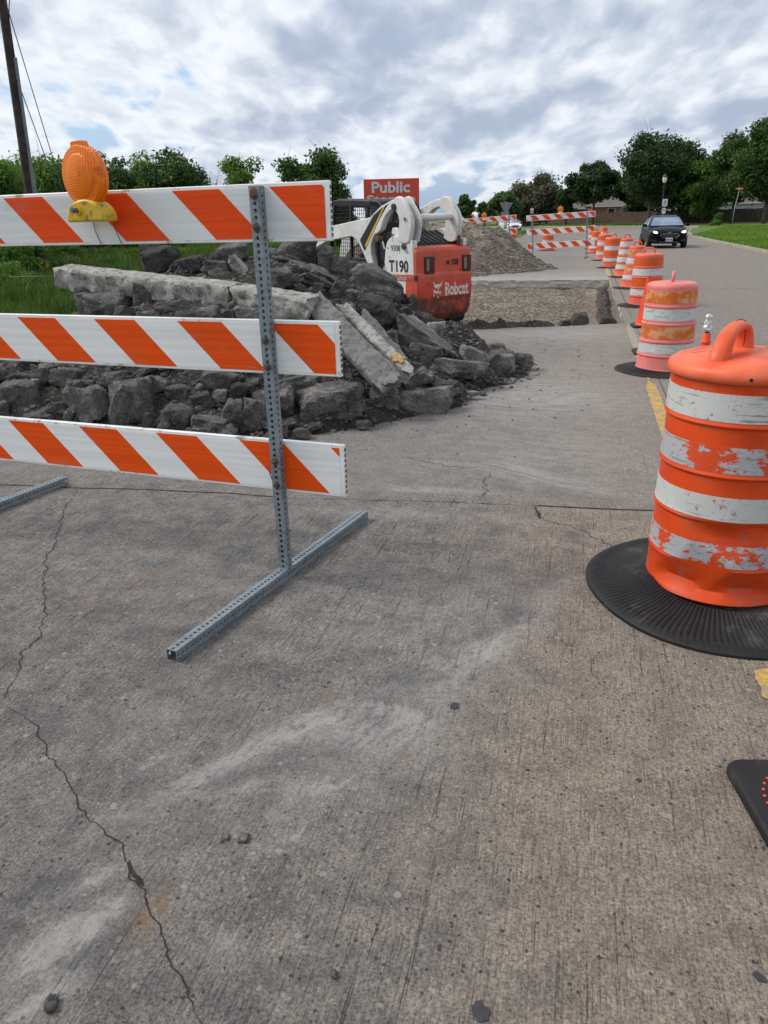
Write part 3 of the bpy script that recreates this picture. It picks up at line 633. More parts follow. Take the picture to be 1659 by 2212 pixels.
# small spots and litter on the near slab
def patch(name, u, v, r, mat, seed, z=.003, el=1.3, ang=0):
    c = gp(u, v); n = 26; vs = []
    for j in range(n):
        a = 2*math.pi*j/n; rr = r*(1+.35*mnoise.noise(Vector((math.cos(a)*1.6, math.sin(a)*1.6, seed)))+.15*mnoise.noise(Vector((math.cos(a)*5, math.sin(a)*5, seed))))
        x, y = rr*math.cos(a), rr*el*math.sin(a); ca, sa = math.cos(R(ang)), math.sin(R(ang))
        vs.append((c.x+x*ca-y*sa, c.y+x*sa+y*ca, z))
    vs2 = [(p[0], p[1], float(relief(p[0], p[1]))+z) for p in vs]
    vs3 = [(p[0], p[1], p[2]-.004) for p in vs2]
    m_ = MB(); m_.add(vs2+vs3, [tuple(range(n))]+[(j, (j+1) % n, n+(j+1) % n, n+j) for j in range(n)]); return m_.build(name, mat)
for k, (u, v, r_, l_) in enumerate([(982, 1526, .014, 'flat black tar spot on the concrete in front of the barricade foot'), (1037, 2188, .017, 'flat black tar spot at the bottom edge of the picture'), (1380, 1686, .006, 'thin black sliver on the concrete left of the black cone base'), (1641, 2112, .010, 'small black wedge spot in the bottom right corner')]):
    tag(patch('tar_spot', u, v, r_, M['tar'], k*3.1+1, el=1.45, ang=20*k), l_, 'tar spot', 'black tar spots on the near slab')
strip('tyre_skid_mark', [(1.5, 14), (2.3, 15.3), (3.4, 16.2), (4.9, 16.6)], .2, pm('grey_skid_smear', (.17, .155, .14), (.23, .20, .17), 4, .9), z=.003, jit=.05, seed=60, step=.1, wvar=.9) if False else None

# kerbs
def kerb(pts, name, side=1, h=.14, wd=.16):
    P = [Vector((p[0], p[1], 0)) for p in pts]; vs = []; prof = [(0, -.1), (.02, h*.75), (.045, h), (wd, h), (wd, -.1)]
    for i, p in enumerate(P):
        d = (P[min(i+1, len(P)-1)]-P[max(i-1, 0)]).normalized(); nr = Vector((d.y, -d.x, 0))*side
        for a, z in prof: q = p+nr*a; vs.append((q.x, q.y, z))
    k = len(prof); fs = [(i*k+j, (i+1)*k+j, (i+1)*k+j+1, i*k+j+1) for i in range(len(P)-1) for j in range(k-1)]
    fs += [tuple(range(k)), tuple(range((len(P)-1)*k, len(P)*k))]
    m_ = MB(); m_.add(vs, fs); return tag(m_.build(name, M['kerb'], smooth='all'), kind='structure')
kerb([(6.75, -3), (6.75, 20), (6.75, 34)]+CURVE, 'kerb')
kerb([(-5.4, -3), (-5.4, 30), (-5.4, 60)]+LEFT[::-1][1:], 'kerb', side=-1)
# grass fields
FIELD = [(-5.55, -6), (-5.55, 60), (-5.65, 72), (-6.8, 86.3), (-10.7, 104.4), (-22.2, 128.2), (-60, 177), (-900, 700), (-900, -6)]
sheet('grass_field', FIELD, .10, M['grass_ground'])
VERGE = [(6.9, -6), (6.9, 48)]+[(x+.15, y) for x, y in CURVE[1:6]]+[(x, y+.2) for x, y in CURVE[6:]]+[(-60, 192), (-700, 900), (900, 900), (900, -6)]
sheet('grass_verge', VERGE, .13, M['grass_far'])
sheet('footpath', [(14.2, 90), (15.8, 88), (22, 98), (21, 100.5), (17, 97.5)], .145, M['kerb'])

def grass(name, n, region, h, wd, mat, z, seed, label, curve=.5):
    rs = np.random.RandomState(seed); P = region(rs, n); n = len(P)
    a = rs.rand(n)*2*np.pi; hh = h*(.45+.9*rs.rand(n))*P[:, 2]; ww = wd*(.6+.8*rs.rand(n))*P[:, 2]
    lean = (rs.rand(n, 2)-.5)*curve*hh[:, None]*2
    dx = np.cos(a)*ww/2; dy = np.sin(a)*ww/2
    V = np.zeros((n, 5, 3)); x, y = P[:, 0], P[:, 1]
    V[:, 0] = np.stack([x-dx, y-dy, z+0*x], -1); V[:, 1] = np.stack([x+dx, y+dy, z+0*x], -1)
    V[:, 2] = np.stack([x+dx*.7+lean[:, 0]*.35, y+dy*.7+lean[:, 1]*.35, z+hh*.55], -1); V[:, 3] = np.stack([x-dx*.7+lean[:, 0]*.35, y-dy*.7+lean[:, 1]*.35, z+hh*.55], -1)
    V[:, 4] = np.stack([x+lean[:, 0], y+lean[:, 1], z+hh], -1)
    b0 = (np.arange(n)*5)[:, None]; F = np.concatenate([b0+np.array([[0, 1, 2]]), b0+np.array([[0, 2, 3]]), b0+np.array([[3, 2, 4]])])
    o = npmesh(name, V.reshape(-1, 3), F, mat); return tag(o, label, 'grass', kind='stuff')
def reg_left(rs, n):
    r_ = 6+38*rs.rand(n)**1.3; az = R(18)+R(36)*rs.rand(n)                # polar around the camera, left field
    x = -r_*np.sin(az); y = r_*np.cos(az); k = (x < -5.6); x, y = x[k], y[k]
    dens = fbm(x*.6, y*.6, 4, 3); s_ = .5+.5*(r_[k]/12)
    hgt = np.where(dens > .58, 1.7, .8)
    return np.stack([x, y, hgt*np.clip(s_, .7, 1.8)], -1)
grass('grass', 120000, reg_left, .16, .016, M['grass'], .09, 1, 'rough green field grass and weeds behind the rubble pile on the left')
def reg_med(rs, n):
    x = -5.6-26*rs.rand(n)**1.2; y = 34+50*rs.rand(n); return np.stack([x, y, 1.4+0*x], -1)
grass('grass', 60000, reg_med, .17, .05, M['grass_far'], .09, 2, 'bright green grass tip beyond the gravel heap')
def reg_right(rs, n):
    y = 24+70*rs.rand(n)**1.2; x = 6.95+.22*np.maximum(0, y-58)+28*rs.rand(n)**1.1; return np.stack([x, y, 1.2+0*x], -1)
grass('grass', 90000, reg_right, .10, .05, M['grass_far'], .12, 3, 'mown bright green verge right of the dark car')
def reg_far(rs, n):
    t = rs.rand(n); x = 7-40*t; y = 111.5+ (7-x)*1.62*.98 + 12*rs.rand(n); return np.stack([x, y, 2.0+0*x], -1)
grass('grass', 20000, reg_far, .12, .12, M['grass_far'], .12, 4, 'strip of grass between the far kerb and the brown fence')

# gravel heap
gx = np.linspace(-9.2, -.2, 300); gy = np.linspace(21.3, 30, 220); GX, GY = np.meshgrid(gx, gy)
def moundH(x, y):
    pd = polydist(x, y, [(-8.6, 25.2), (-7.2, 22.9), (-4.6, 22.1), (-3.0, 22.5), (-1.6, 24.3), (-.75, 25.8), (-1.3, 27.0), (-3, 28.8), (-6, 29.4), (-8.2, 27.6)])
    pd = pd+(fbm(x*1.1, y*1.1, 21, 4)-.5)*.9
    h = np.clip(pd, 0, None)*1.22; cap = 1.46+(fbm(x*.8+3, y*.8, 22, 3)-.5)*.35
    h = cap*(1-np.exp(-(h/cap)**1.6))
    return h
GZ = moundH(GX, GY)+(fbm(GX*6, GY*6, 23, 3)-.5)*.05*(moundH(GX, GY) > .02)-.015
I = np.arange(GX.size).reshape(GX.shape); Fq = np.stack([I[:-1, :-1], I[:-1, 1:], I[1:, 1:], I[1:, :-1]], -1).reshape(-1, 4)
tag(npmesh('gravel_heap', np.stack([GX, GY, GZ], -1).reshape(-1, 3), Fq, M['gravel'], smooth=True), 'long heap of grey brown gravel on the far slab right of the machine', 'gravel heap', kind='stuff')

def pebbles(name, P, S, mat, seed, label=None, cat='stones', parent=None):
    """merged cloud of small angular stones; P (n,3), S (n,)"""
    rs = np.random.RandomState(seed); n = len(P)
    base = np.array([(1, 0, 0), (-1, 0, 0), (0, 1, 0), (0, -1, 0), (0, 0, 1), (0, 0, -1), (.6, .6, .55), (-.6, .6, .5), (.6, -.6, .5), (-.6, -.6, .5)], float)
    F0 = np.array([(4, 6, 7), (4, 7, 9), (4, 9, 8), (4, 8, 6), (0, 2, 6), (2, 1, 7), (1, 3, 9), (3, 0, 8), (2, 7, 6), (1, 9, 7), (3, 8, 9), (0, 6, 8), (0, 5, 2), (2, 5, 1), (1, 5, 3), (3, 5, 0)])
    B = base[None]*(.65+.7*rs.rand(n, 10, 1)); B = B*(.6+.7*rs.rand(n, 1, 3))*np.array([1, 1, .75])
    a = rs.rand(n)*6.283; c, s_ = np.cos(a)[:, None], np.sin(a)[:, None]
    x = B[..., 0]*c-B[..., 1]*s_; y = B[..., 0]*s_+B[..., 1]*c
    V = np.stack([x, y, B[..., 2]], -1)*np.asarray(S)[:, None, None]+np.asarray(P)[:, None, :]
    F = (np.arange(n)*10)[:, None, None]+F0[None]
    o = npmesh(name, V.reshape(-1, 3), F.reshape(-1, 3), mat, parent)
    if label: tag(o, label, cat, kind='stuff')
    return o
M['pebble'] = rock_mat('mixed_gravel_stones', (.22, .19, .155), (.34, .30, .25), (.48, .45, .40), .05)
M['pebble_tan'] = rock_mat('tan_gravel_stones', (.24, .195, .145), (.33, .28, .215), (.42, .37, .30), .02)
rs = np.random.RandomState(5)
x = -8.6+8*rs.rand(26000); y = 21.6+4.6*rs.rand(26000); z = moundH(x, y); k = (z > .02) & (fbm(x*1.6+7, y*1.6, 40, 3)+.25*rs.rand(26000)-.22*z > .40)
pebbles('gravel', np.stack([x, y, z], -1)[k], .012+.03*rs.rand(k.sum())**2, M['pebble'], 6, 'loose gravel stones on the face of the heap', 'gravel')
x = -3.4+4.0*rs.rand(9000); y = 12.3+8.7*rs.rand(9000)
pebbles('gravel', np.stack([x, y, -.20+(fbm(x*2.2, y*2.2, 11, 5)-.5)*.11+.15*(np.clip((-1.2-x)/1.2, 0, 1)*np.clip((15.0-y)/2.5, 0, 1))], -1), .006+.017*rs.rand(9000)**2, M['pebble_tan'], 7, 'tan gravel scattered over the floor of the pit', 'gravel')

# ================================================================== DRUMS AND CONES
def tyre_ring(parent, r_out, r_in, off=(0, 0), grooves=150, h=.045):
    vs = []; n = grooves*3; rad = [r_in, r_in+.015, r_in+.05, r_in+(r_out-r_in)*.35, r_in+(r_out-r_in)*.6, r_out-.07, r_out-.045, r_out-.012, r_out, r_out]
    zz_ = [.005, h*1.0, h*.98, h*.66, h*.50, h*.42, h*.44, h*.40, h*.22, .0]
    for i, (r_, z) in enumerate(zip(rad, zz_)):
        for j in range(n):
            a = 2*math.pi*j/n; g = .007 if (j % 3 == 0 and 1 <= i <= 6) else 0
            wob = 1+.012*math.sin(a*3+1)+.008*math.sin(a*5)
            vs.append((off[0]+r_*wob*math.cos(a+.05*i*.3), off[1]+r_*wob*math.sin(a+.05*i*.3), max(0.0, z-g+.004*math.sin(a*2+.5)*(i < 9))))
    k = len(rad); fs = [(i*n+j, i*n+(j+1) % n, (i+1)*n+(j+1) % n, (i+1)*n+j) for i in range(k-1) for j in range(n)]
    m_ = MB(); m_.add(vs, fs); return m_.build('rubber_base', M['rubber'], parent, smooth=True, ang=50)

def drum(name, x, y, rz, label, cat, plastic, bands, lid, tiers=None, ring=.50, ring_in=.26, off=(0, 0), handle_dir=.3, group='traffic drums along the yellow line', big=False, z=0.0, slim=1.0, gro=60, hgt=1.0):
    t = empty(name, (x, y, z), rz, label, cat, group)
    n = 120 if big else 40
    if big:
        prof = [(.299, .028), (.304, .034), (.300, .050), (.297, .10), (.297, .170), (.303, .184), (.300, .192), (.296, .20), (.291, .33), (.291, .372), (.300, .386), (.297, .394), (.293, .402),
                (.288, .53), (.288, .566), (.298, .580), (.295, .588), (.291, .596), (.286, .72), (.286, .768), (.296, .782), (.293, .790), (.289, .798), (.285, .90), (.286, .965), (.20, .98), (0, .98)]
        bz = [(.798, .905), (.596, .700), (.398, .496), (.197, .290)]
        rad_at = lambda z_: np.interp(z_, [p[1] for p in prof[:-2]], [p[0] for p in prof[:-2]])
    else:
        s = slim
        prof = [(.296, .022), (.298, .030), (.288, .045), (.280, .165), (.288, .175), (.288, .186), (.276, .192), (.268, .308), (.277, .318), (.276, .332), (.266, .338), (.262, .482), (.270, .492), (.269, .506), (.260, .512),
                (.255, .655), (.263, .665), (.262, .680), (.253, .686), (.248, .835), (.247, .862), (.235, .880), (.19, .890), (0, .892)]
        prof = [(r_*(1 if s == 1 else s*(1.15-.45*z_)), z_*hgt) for r_, z_ in prof]
        bz = [(.708*hgt, .826*hgt), (.534*hgt, .650*hgt), (.358*hgt, .474*hgt), (.202*hgt, .300*hgt)]
        rad_at = lambda z_: np.interp(z_, [p[1] for p in prof[:-2]], [p[0] for p in prof[:-2]])
    def dent(p):
        if not big: return p
        v_ = Vector(p); out = v_.copy()
        for th, nz, d, zc in ((-128, -.42, .262, .17), (-98, .30, .315, .10), (-112, -.10, .272, .12), (-84, -.52, .243, .13), (-70, .25, .300, .2)):
            nv = Vector((math.cos(R(th)-rz), math.sin(R(th)-rz), nz)).normalized()
            q = out.dot(nv)-nv.z*zc
            if .045 < out.z < .40 and q > d:
                fade = min(1, (out.z-.045)/.05, (.40-out.z)/.07)
                out -= Vector((nv.x, nv.y, 0))*(q-d)*.95*max(fade, 0)
        return out
    def shell(pf, ofs=0.0):
        m_ = MB(); m_.lathe([(r_+ofs, z_) for r_, z_ in pf], n)
        if big: m_.v = [tuple(dent(p)) for p in m_.v]
        return m_
    if big:
        pp = []
        for i in range(len(prof)-1):
            a, b2 = prof[i], prof[i+1]; k = max(1, int(abs(b2[1]-a[1])/.018)); pp += [(a[0]+(b2[0]-a[0])*q/k, a[1]+(b2[1]-a[1])*q/k) for q in range(k)]
        prof_d = pp+[prof[-1]]
    else: prof_d = prof
    shell(prof_d).build('drum_body', plastic, t, smooth=True, ang=28)
    for (z0, z1), mt in zip(bz, bands):
        if mt is None: continue
        k = 9 if big else 2
        pf = [(rad_at(z0+(z1-z0)*q/k), z0+(z1-z0)*q/k) for q in range(k+1)]
        pf = [(pf[0][0]-.003, pf[0][1])]+[(r_+.0022, z_) for r_, z_ in pf]+[(pf[-1][0]-.003, pf[-1][1])]
        shell(pf).build('reflective_band', mt, t, smooth=True, ang=40)
    # lid with handle
    L = MB()
    if big: L.lathe([(.294, .945), (.301, .952), (.304, .968), (.297, .988), (.276, 1.004), (.235, 1.017), (.15, 1.027), (.08, 1.030), (0, 1.030)], 96)
    else:
        z8 = .888*hgt; rr = rad_at(.86*hgt); L.lathe([(rr+.001, .835*hgt), (rr+.004, .862*hgt), (rr-.006, z8-.003), (rr-.03, z8+.010), (rr*.4, z8+.02), (0, z8+.02)], n)
    lo = L.build('lid', lid, t, smooth=True, ang=40)
    H = MB(); ca, sa = math.cos(handle_dir), math.sin(handle_dir)
    if big:
        pts = []; rw = []
        outer = [(-.215, .985), (-.19, 1.035), (-.15, 1.085), (-.10, 1.123), (-.04, 1.142), (.03, 1.148), (.09, 1.140), (.13, 1.110), (.15, 1.06), (.155, 1.01)]
        inner = [(-.10, .99), (-.095, 1.04), (-.08, 1.072), (-.05, 1.095), (-.015, 1.106), (.03, 1.108), (.065, 1.100), (.085, 1.075), (.092, 1.04), (.095, 1.0)]
        for sgn, wd in ((1, None),):
            vs = []; k = len(outer)
            for i, (o_, i_) in enumerate(zip(outer, inner)):
                wdt = .046-.012*math.sin(math.pi*i/(k-1))
                for (s_, z_), ww in ((o_, wdt*.55), (o_, -wdt*.55), (((o_[0]*.7+i_[0]*.3), (o_[1]*.7+i_[1]*.3)), -wdt), (i_, -wdt*.85), (i_, wdt*.85), (((o_[0]*.7+i_[0]*.3), (o_[1]*.7+i_[1]*.3)), wdt)):
                    vs.append((s_*ca-ww*sa-.062, s_*sa+ww*ca-.016, z_))
            fs = [(i*6+j, i*6+(j+1) % 6, (i+1)*6+(j+1) % 6, (i+1)*6+j) for i in range(k-1) for j in range(6)]+[tuple(range(6)), tuple(range(6*k-6, 6*k))]
            H.add(vs, fs)
        H.build('handle', M['orange_lid'], lo, smooth='all', sub=2)
        W_ = MB(); loop = []
        for j in range(17):
            a = 2*math.pi*j/16; loop.append((.045*ca-(.027*math.cos(a))*sa-.062, .045*sa+(.027*math.cos(a))*ca-.016, 1.127+.022*math.sin(a)))
        W_.tube(loop, .0014, 6, cap=False); W_.tube([(.045*ca+.022*sa-.062, .045*sa-.022*ca-.016, 1.11), (.05*ca+.022*sa-.062, .05*sa-.022*ca-.016, 1.045)], .0018, 6)
        W_.build('wire_tie', M['black_wire'], lo)
        m_ = MB(); th = R(-97)-rz; m_.tube([(.296*math.cos(th), .296*math.sin(th), .968), (.3045*math.cos(th), .3045*math.sin(th), .968)], .0065, 14); m_.build('rivet_hole', M['hole'], lo)
        # raised label outline moulded in the lid
        for cx, cy, sx_, sy_ in ((-.155, .045, .085, .055), (.15, .10, .07, .045)):
            q_ = MB(); P4 = []
            for a, b2 in ((-1, -1), (1, -1), (1, .5), (.7, 1), (-.9, 1), (-1, -1)):
                px, py = cx+a*sx_, cy+b2*sy_; rr_ = math.hypot(px, py); P4.append((px, py, float(np.interp(rr_, [0, .10, .20, .262, .292], [1.031, 1.030, 1.022, 1.009, .992]))))
            PP = []
            for i in range(len(P4)-1):
                for q in range(6):
                    px = P4[i][0]+(P4[i+1][0]-P4[i][0])*q/6; py = P4[i][1]+(P4[i+1][1]-P4[i][1])*q/6; rr_ = math.hypot(px, py)
                    PP.append((px, py, float(np.interp(rr_, [0, .10, .20, .262, .292], [1.0305, 1.0295, 1.0215, 1.0085, .9915]))))
            PP.append(PP[0]); q_.tube(PP, .0022, 5, cap=False); q_.build('moulded_rim', M['orange_plastic'], lo, smooth='all')
    else:
        zt = .905*hgt; w_ = .075*slim; up = .085
        pts = [(-w_*1.35, zt-.015), (-w_*1.05, zt+up*.75), (-w_*.6, zt+up), (w_*.6, zt+up), (w_*1.05, zt+up*.75), (w_*1.35, zt-.015)]
        H.tube([(s_*ca, s_*sa, z_) for s_, z_ in pts], .016, 8); H.build('handle', lid, lo, smooth='all')
    tyre_ring(t, ring, ring_in, off, grooves=gro if not big else 130, h=.05 if big else .04)
    return t

UO = (.62, .060, .008)
near_bands = [sheet_mat('scraped_white_band', (.54, .56, .53), UO, .06, seed=1.3), sheet_mat('torn_silver_band', (.44, .45, .47), UO, .165, True, seed=4.1, oscale=.7),
              sheet_mat('spotted_white_band', (.54, .56, .53), UO, .09, seed=8.2), sheet_mat('torn_silver_band_low', (.44, .45, .47), UO, .175, True, seed=12.4, oscale=.75)]
drum('traffic_drum', .665, 3.335, 0, 'nearest orange drum with torn silver bands and dented bottom, at the right edge', 'traffic drum', M['orange_plastic'], near_bands, M['orange_lid'],
     big=True, ring=.585, ring_in=.29, off=(.02, -.075), handle_dir=R(62))
PK, RD = M['pink_plastic'], M['red_plastic']; AS, AC, WS, WC = M['amber_sheet'], M['amber_sheet_clean'], M['white_sheet'], M['white_sheet_clean']
drum('traffic_drum', .89, 8.53, R(8), 'bleached pink drum with scuffed orange and white bands, second from the camera', 'traffic drum', PK, [AS, WS, AS, WS], PK, handle_dir=R(75), gro=110)
drum('traffic_drum', 1.11, 14.9, 0, 'pink drum with one clean white band directly behind the tall red cone', 'traffic drum', RD, [AC, WC, AC, WC], RD, handle_dir=R(-12), ring=.48)
drum('traffic_drum', 1.12, 18.6, 0, 'brownish orange drum with a flat handle, standing beside the excavated pit', 'traffic drum', M['red_plastic'], [AS, WC, AS, WS], M['orange_lid'], handle_dir=R(-10), slim=.93, ring=.46)
drum('traffic_drum', 1.05, 22.0, 0, 'narrow tapered orange drum with four whitish bands standing on the corner of the far slab', 'traffic drum', M['orange_lid'], [WS, WS, WS, WS], M['orange_lid'], handle_dir=R(20), slim=.84, hgt=1.08, ring=.42)
d6 = drum('traffic_drum', .83, 26.0, 0, 'bright red drum with two white bands and a small yellow sticker low on its side', 'traffic drum', RD, [AC, WC, AC, WC], RD, handle_dir=R(-10), ring=.46)
drum('traffic_drum', .67, 30.4, 0, 'pinkish drum with a wide top handle just left of the drum with a yellow sticker', 'traffic drum', PK, [AC, WC, AC, WC], RD, handle_dir=R(-10), ring=.44, z=.0)
drum('traffic_drum', .43, 36.5, 0, 'plain orange drum close to the right post of the far barricade', 'traffic drum', M['orange_lid'], [AC, WC, AC, WC], M['orange_lid'], handle_dir=R(20), slim=.95, ring=.42)
drum('traffic_drum', .34, 41.0, 0, 'farthest upright orange drum of the row, half hidden behind the plain orange one', 'traffic drum', M['orange_lid'], [AC, WC, AC, WC], M['orange_lid'], handle_dir=R(0), slim=.95, ring=.42)
tl = drum('traffic_drum', .80, 45.0, 0, 'tipped orange drum leaning at the far end of the row', 'traffic drum', M['orange_lid'], [AC, WC, AC, WC], M['orange_lid'], handle_dir=R(0), slim=.95, ring=.42, z=.03)
tl.rotation_euler = (R(-6), R(9), R(10))
drum('traffic_drum', -1.78, 39.8, 0, 'lone red drum with pink foot standing behind the right far barricade', 'traffic drum', RD, [WC, AC, WC, AC], RD, handle_dir=R(0), ring=.46, group='traffic drums on the far road')
drum('traffic_drum', -4.6, 52.0, 0, 'orange drum seen just above the right shoulder of the gravel heap', 'traffic drum', M['orange_plastic'], [AC, WC, AC, WC], M['orange_lid'], ring=.44, group='traffic drums on the far road')
drum('traffic_drum', -6.1, 43.0, 0, 'drum handle and lid peeping over the top of the gravel heap', 'traffic drum', M['orange_plastic'], [AC, WC, AC, WC], M['orange_lid'], ring=.44, group='traffic drums on the far road')
m_ = MB(); th = R(-78); m_.box((.291*math.cos(th), .291*math.sin(th), .11), (.10, .006, .10), Matrix.Rotation(th+math.pi/2, 3, 'Z')); m_.build('yellow_sticker', M['decal_yellow'], d6)
m_ = MB()
for k in range(5): m_.tube([(random.uniform(-.1, .1), random.uniform(-.05, .05), .99+random.uniform(-.01, .03)) for _ in range(4)], .010, 6)
m_.build('yellow_tape', M['decal_yellow'], d6, smooth='all')

def cone(x, y, rz, label, h=.72, bw=.37, collar=False, z=0.0, rb=.128):
    t = empty('traffic_cone', (x, y, z), rz, label, 'traffic cone', 'orange traffic cones')
    m_ = MB(); n = 40; c_ = .045; w2 = bw/2; outline = []
    for (sx_, sy_), a0 in (((1, 1), 0), ((-1, 1), 90), ((-1, -1), 180), ((1, -1), 270)):
        for q in range(5):
            a = R(a0+22.5*q); outline.append((sx_*(w2-c_)+c_*math.cos(a), sy_*(w2-c_)+c_*math.sin(a)))
    k = len(outline); vs = []
    for sc, z_ in ((.985, 0), (1, .006), (1, .024), (.97, .034), (.93, .037)): vs += [(px*sc, py*sc, z_) for px, py in outline]
    fs = [(i*k+j, i*k+(j+1) % k, (i+1)*k+(j+1) % k, (i+1)*k+j) for i in range(4) for j in range(k)]+[tuple(range(4*k, 5*k)), tuple(range(k-1, -1, -1))]
    m_.add(vs, fs); bo = m_.build('rubber_base', M['rubber'], t, smooth=True, ang=40)
    if label.startswith('black cone base'):
        d_ = MB()
        for j in range(32):
            a = 2*math.pi*j/32; cx, cy = .140*math.cos(a), .140*math.sin(a)
            d_.lathe([(.0045, .0015), (.0035, .003), (0, .003)], 10, (cx, cy, .0363))
        d_.build('orange_plug_ring', M['cone'], bo)
        rb = .095
    m_ = MB(); prof = [(rb+.012, .036), (rb, .05), (rb*.96, .07)]+[(rb*.96+(.030-rb*.96)*q/8, .07+(h-.09)*q/8) for q in range(1, 9)]
    if collar: prof += [(.030, h-.018), (.036, h-.012), (.036, h), (.030, h+.006), (.030, h+.055), (.026, h+.06), (.0, h+.06)]
    else: prof += [(.030, h-.018), (.036, h-.014), (.034, h+.0), (.024, h+.004), (.024, h-.03), (0, h-.03)]
    m_.lathe(prof, n); m_.build('cone_body', M['cone'], t, smooth=True, ang=50)
    return t
c1 = gp(1392, 706)
cone(c1.x, c1.y, R(4), 'tall plain red orange cone on a black base between the two pink drums')
cq = dp(1525, 737, 5.75)
cone(cq.x, cq.y, R(10), 'orange cone with a collar and a crushed bottle on top, behind the nearest drum', h=cq.z+.0, collar=True)
c3 = gp(1398, 763); cone(c3.x+.02, c3.y, R(3), 'cone hidden behind the second drum with only a corner of its black base showing', h=.60)
cone(.722, 1.878, R(12), 'black cone base with a ring of orange dots at the right edge of the picture', h=.72, bw=.38)
# crushed clear bottle upside down on the collared cone
M['clear'] = pm('clear_crushed_plastic', (.40, .42, .43), (.60, .62, .63), 40, .10, spec=.8)
m_ = MB(); prof = [(.012, 0), (.014, .02), (.02, .03), (.034, .045), (.036, .07), (.024, .09), (.030, .12), (.022, .15), (.028, .175), (.016, .20), (0, .203)]
prof = [(a_*.95, b2_*.72) for a_, b2_ in prof]; m_.lathe(prof, 20)
m_.v = [(p[0]*(1+.5*mnoise.noise(Vector(p)*40)), p[1]*(1+.5*mnoise.noise(Vector(p)*35+Vector((3, 1, 2)))), p[2]) for p in m_.v]
bt = empty('plastic_bottle', (cq.x, cq.y, cq.z+.055), 0, 'crushed clear plastic bottle stuck upside down on the collared cone', 'bottle')
m_.build('bottle_body', M['clear'], bt)
m_ = MB(); m_.lathe([(.016, -.005), (.016, .018), (0, .018)], 16); m_.build('bottle_cap', M['black'], bt)

# ================================================================== BARRICADES
def telespar(length, w=.045, pitch=.0254, hole=.0061):
    """perforated square tube along +Z from 0 to length, centred on the axis"""
    m_ = MB(); h2 = w/2; n = int(length/pitch); p = length/n
    for f in range(4):
        a = f*math.pi/2; ca, sa = math.cos(a), math.sin(a)
        def T(u, z, d=h2): x, y = u, -d; return (x*ca-y*sa, x*sa+y*ca, z)
        for k in range(n):
            zc = (k+.5)*p
            outer = [(-h2, -p/2), (0, -p/2), (h2, -p/2), (h2, 0), (h2, p/2), (0, p/2), (-h2, p/2), (-h2, 0)]
            inner = [(hole*1.25*math.cos(R(225+45*j)), hole*1.25*math.sin(R(225+45*j))) for j in range(8)]
            vs = [T(u, zc+z) for u, z in outer]+[T(u, zc+z) for u, z in inner]+[T(u, zc+z, h2-.004) for u, z in inner]
            m_.add(vs, [(j, (j+1) % 8, 8+(j+1) % 8, 8+j) for j in range(8)]+[(8+j, 8+(j+1) % 8, 16+(j+1) % 8, 16+j) for j in range(8)])
    d = h2-.0035                       # inner wall and tube ends
    m_.box((0, 0, 0), (0, 0, 0)) if False else None
    for z in (0.0, length):
        o_ = [(-h2, -h2, z), (h2, -h2, z), (h2, h2, z), (-h2, h2, z)]; i_ = [(-d, -d, z), (d, -d, z), (d, d, z), (-d, d, z)]
        m_.add(o_+i_, [(j, (j+1) % 4, 4+(j+1) % 4, 4+j) for j in range(4)])
    return m_
def hexbolt(m_, c, n_, r_=.011, h=.012, washer=True):
    """bolt head at c pointing along -y"""
    x, y, z = c
    if washer: m_.tube([(x, y, z), (x, y-.003, z)], r_*1.45, 18)
    m_.tube([(x, y-.003, z), (x, y-.003-h, z)], r_, 6); m_.tube([(x, y-.003-h, z), (x, y-.012-h, z)], r_*.5, 10)

RAILS = [(1.482, 1.700, -2.36, .300, 1.785), (.950, 1.176, -2.34, .315, 1.225), (.420, .657, -2.32, .312, .495)]
smats = [stripe_mat('striped_sheeting_top', 1.727, orange=(.80, .070, .003), white=(.70, .72, .71)), stripe_mat('striped_sheeting_middle', 1.154), stripe_mat('striped_sheeting_bottom', .441)]
M['amber_lens'], nt_, b_ = newmat('amber_lens')
P_ = nt_.obj(); col_ = nt_.mix(nt_.step(nt_.noise(P_, 14, 6, .7), .56, .70), (.84, .19, .002), (.50, .09, .004))
nt_.put(b_.inputs['Base Color'], col_); b_.inputs['Roughness'].default_value = .28; b_.inputs['Specular IOR Level'].default_value = .35; b_.inputs['Subsurface Weight'].default_value = .15; b_.inputs['Subsurface Radius'].default_value = (.05, .02, .005); b_.inputs['Subsurface Scale'].default_value = .5
vx_, vy_, vz_ = nt_.sep(P_); rb_ = nt_.m('SINE', nt_.m('MULTIPLY', vx_, 520.0)); rz_ = nt_.m('SINE', nt_.m('MULTIPLY', vz_, 700.0))
nt_.put(b_.inputs['Normal'], nt_.bump(nt_.m('ADD', rb_, nt_.m('MULTIPLY', rz_, .4)), .35, .002))
M['yellow_case'] = pm('chipped_yellow_housing', (.66, .43, .018), (.58, .37, .02), 8, .45, dirt=(.16, .09, .04), damt=.26, dscale=22, bump=.2, bscale=40)
M['cast'] = pm('weathered_bolt', (.16, .16, .15), (.10, .08, .06), 30, .6, metal=.5)

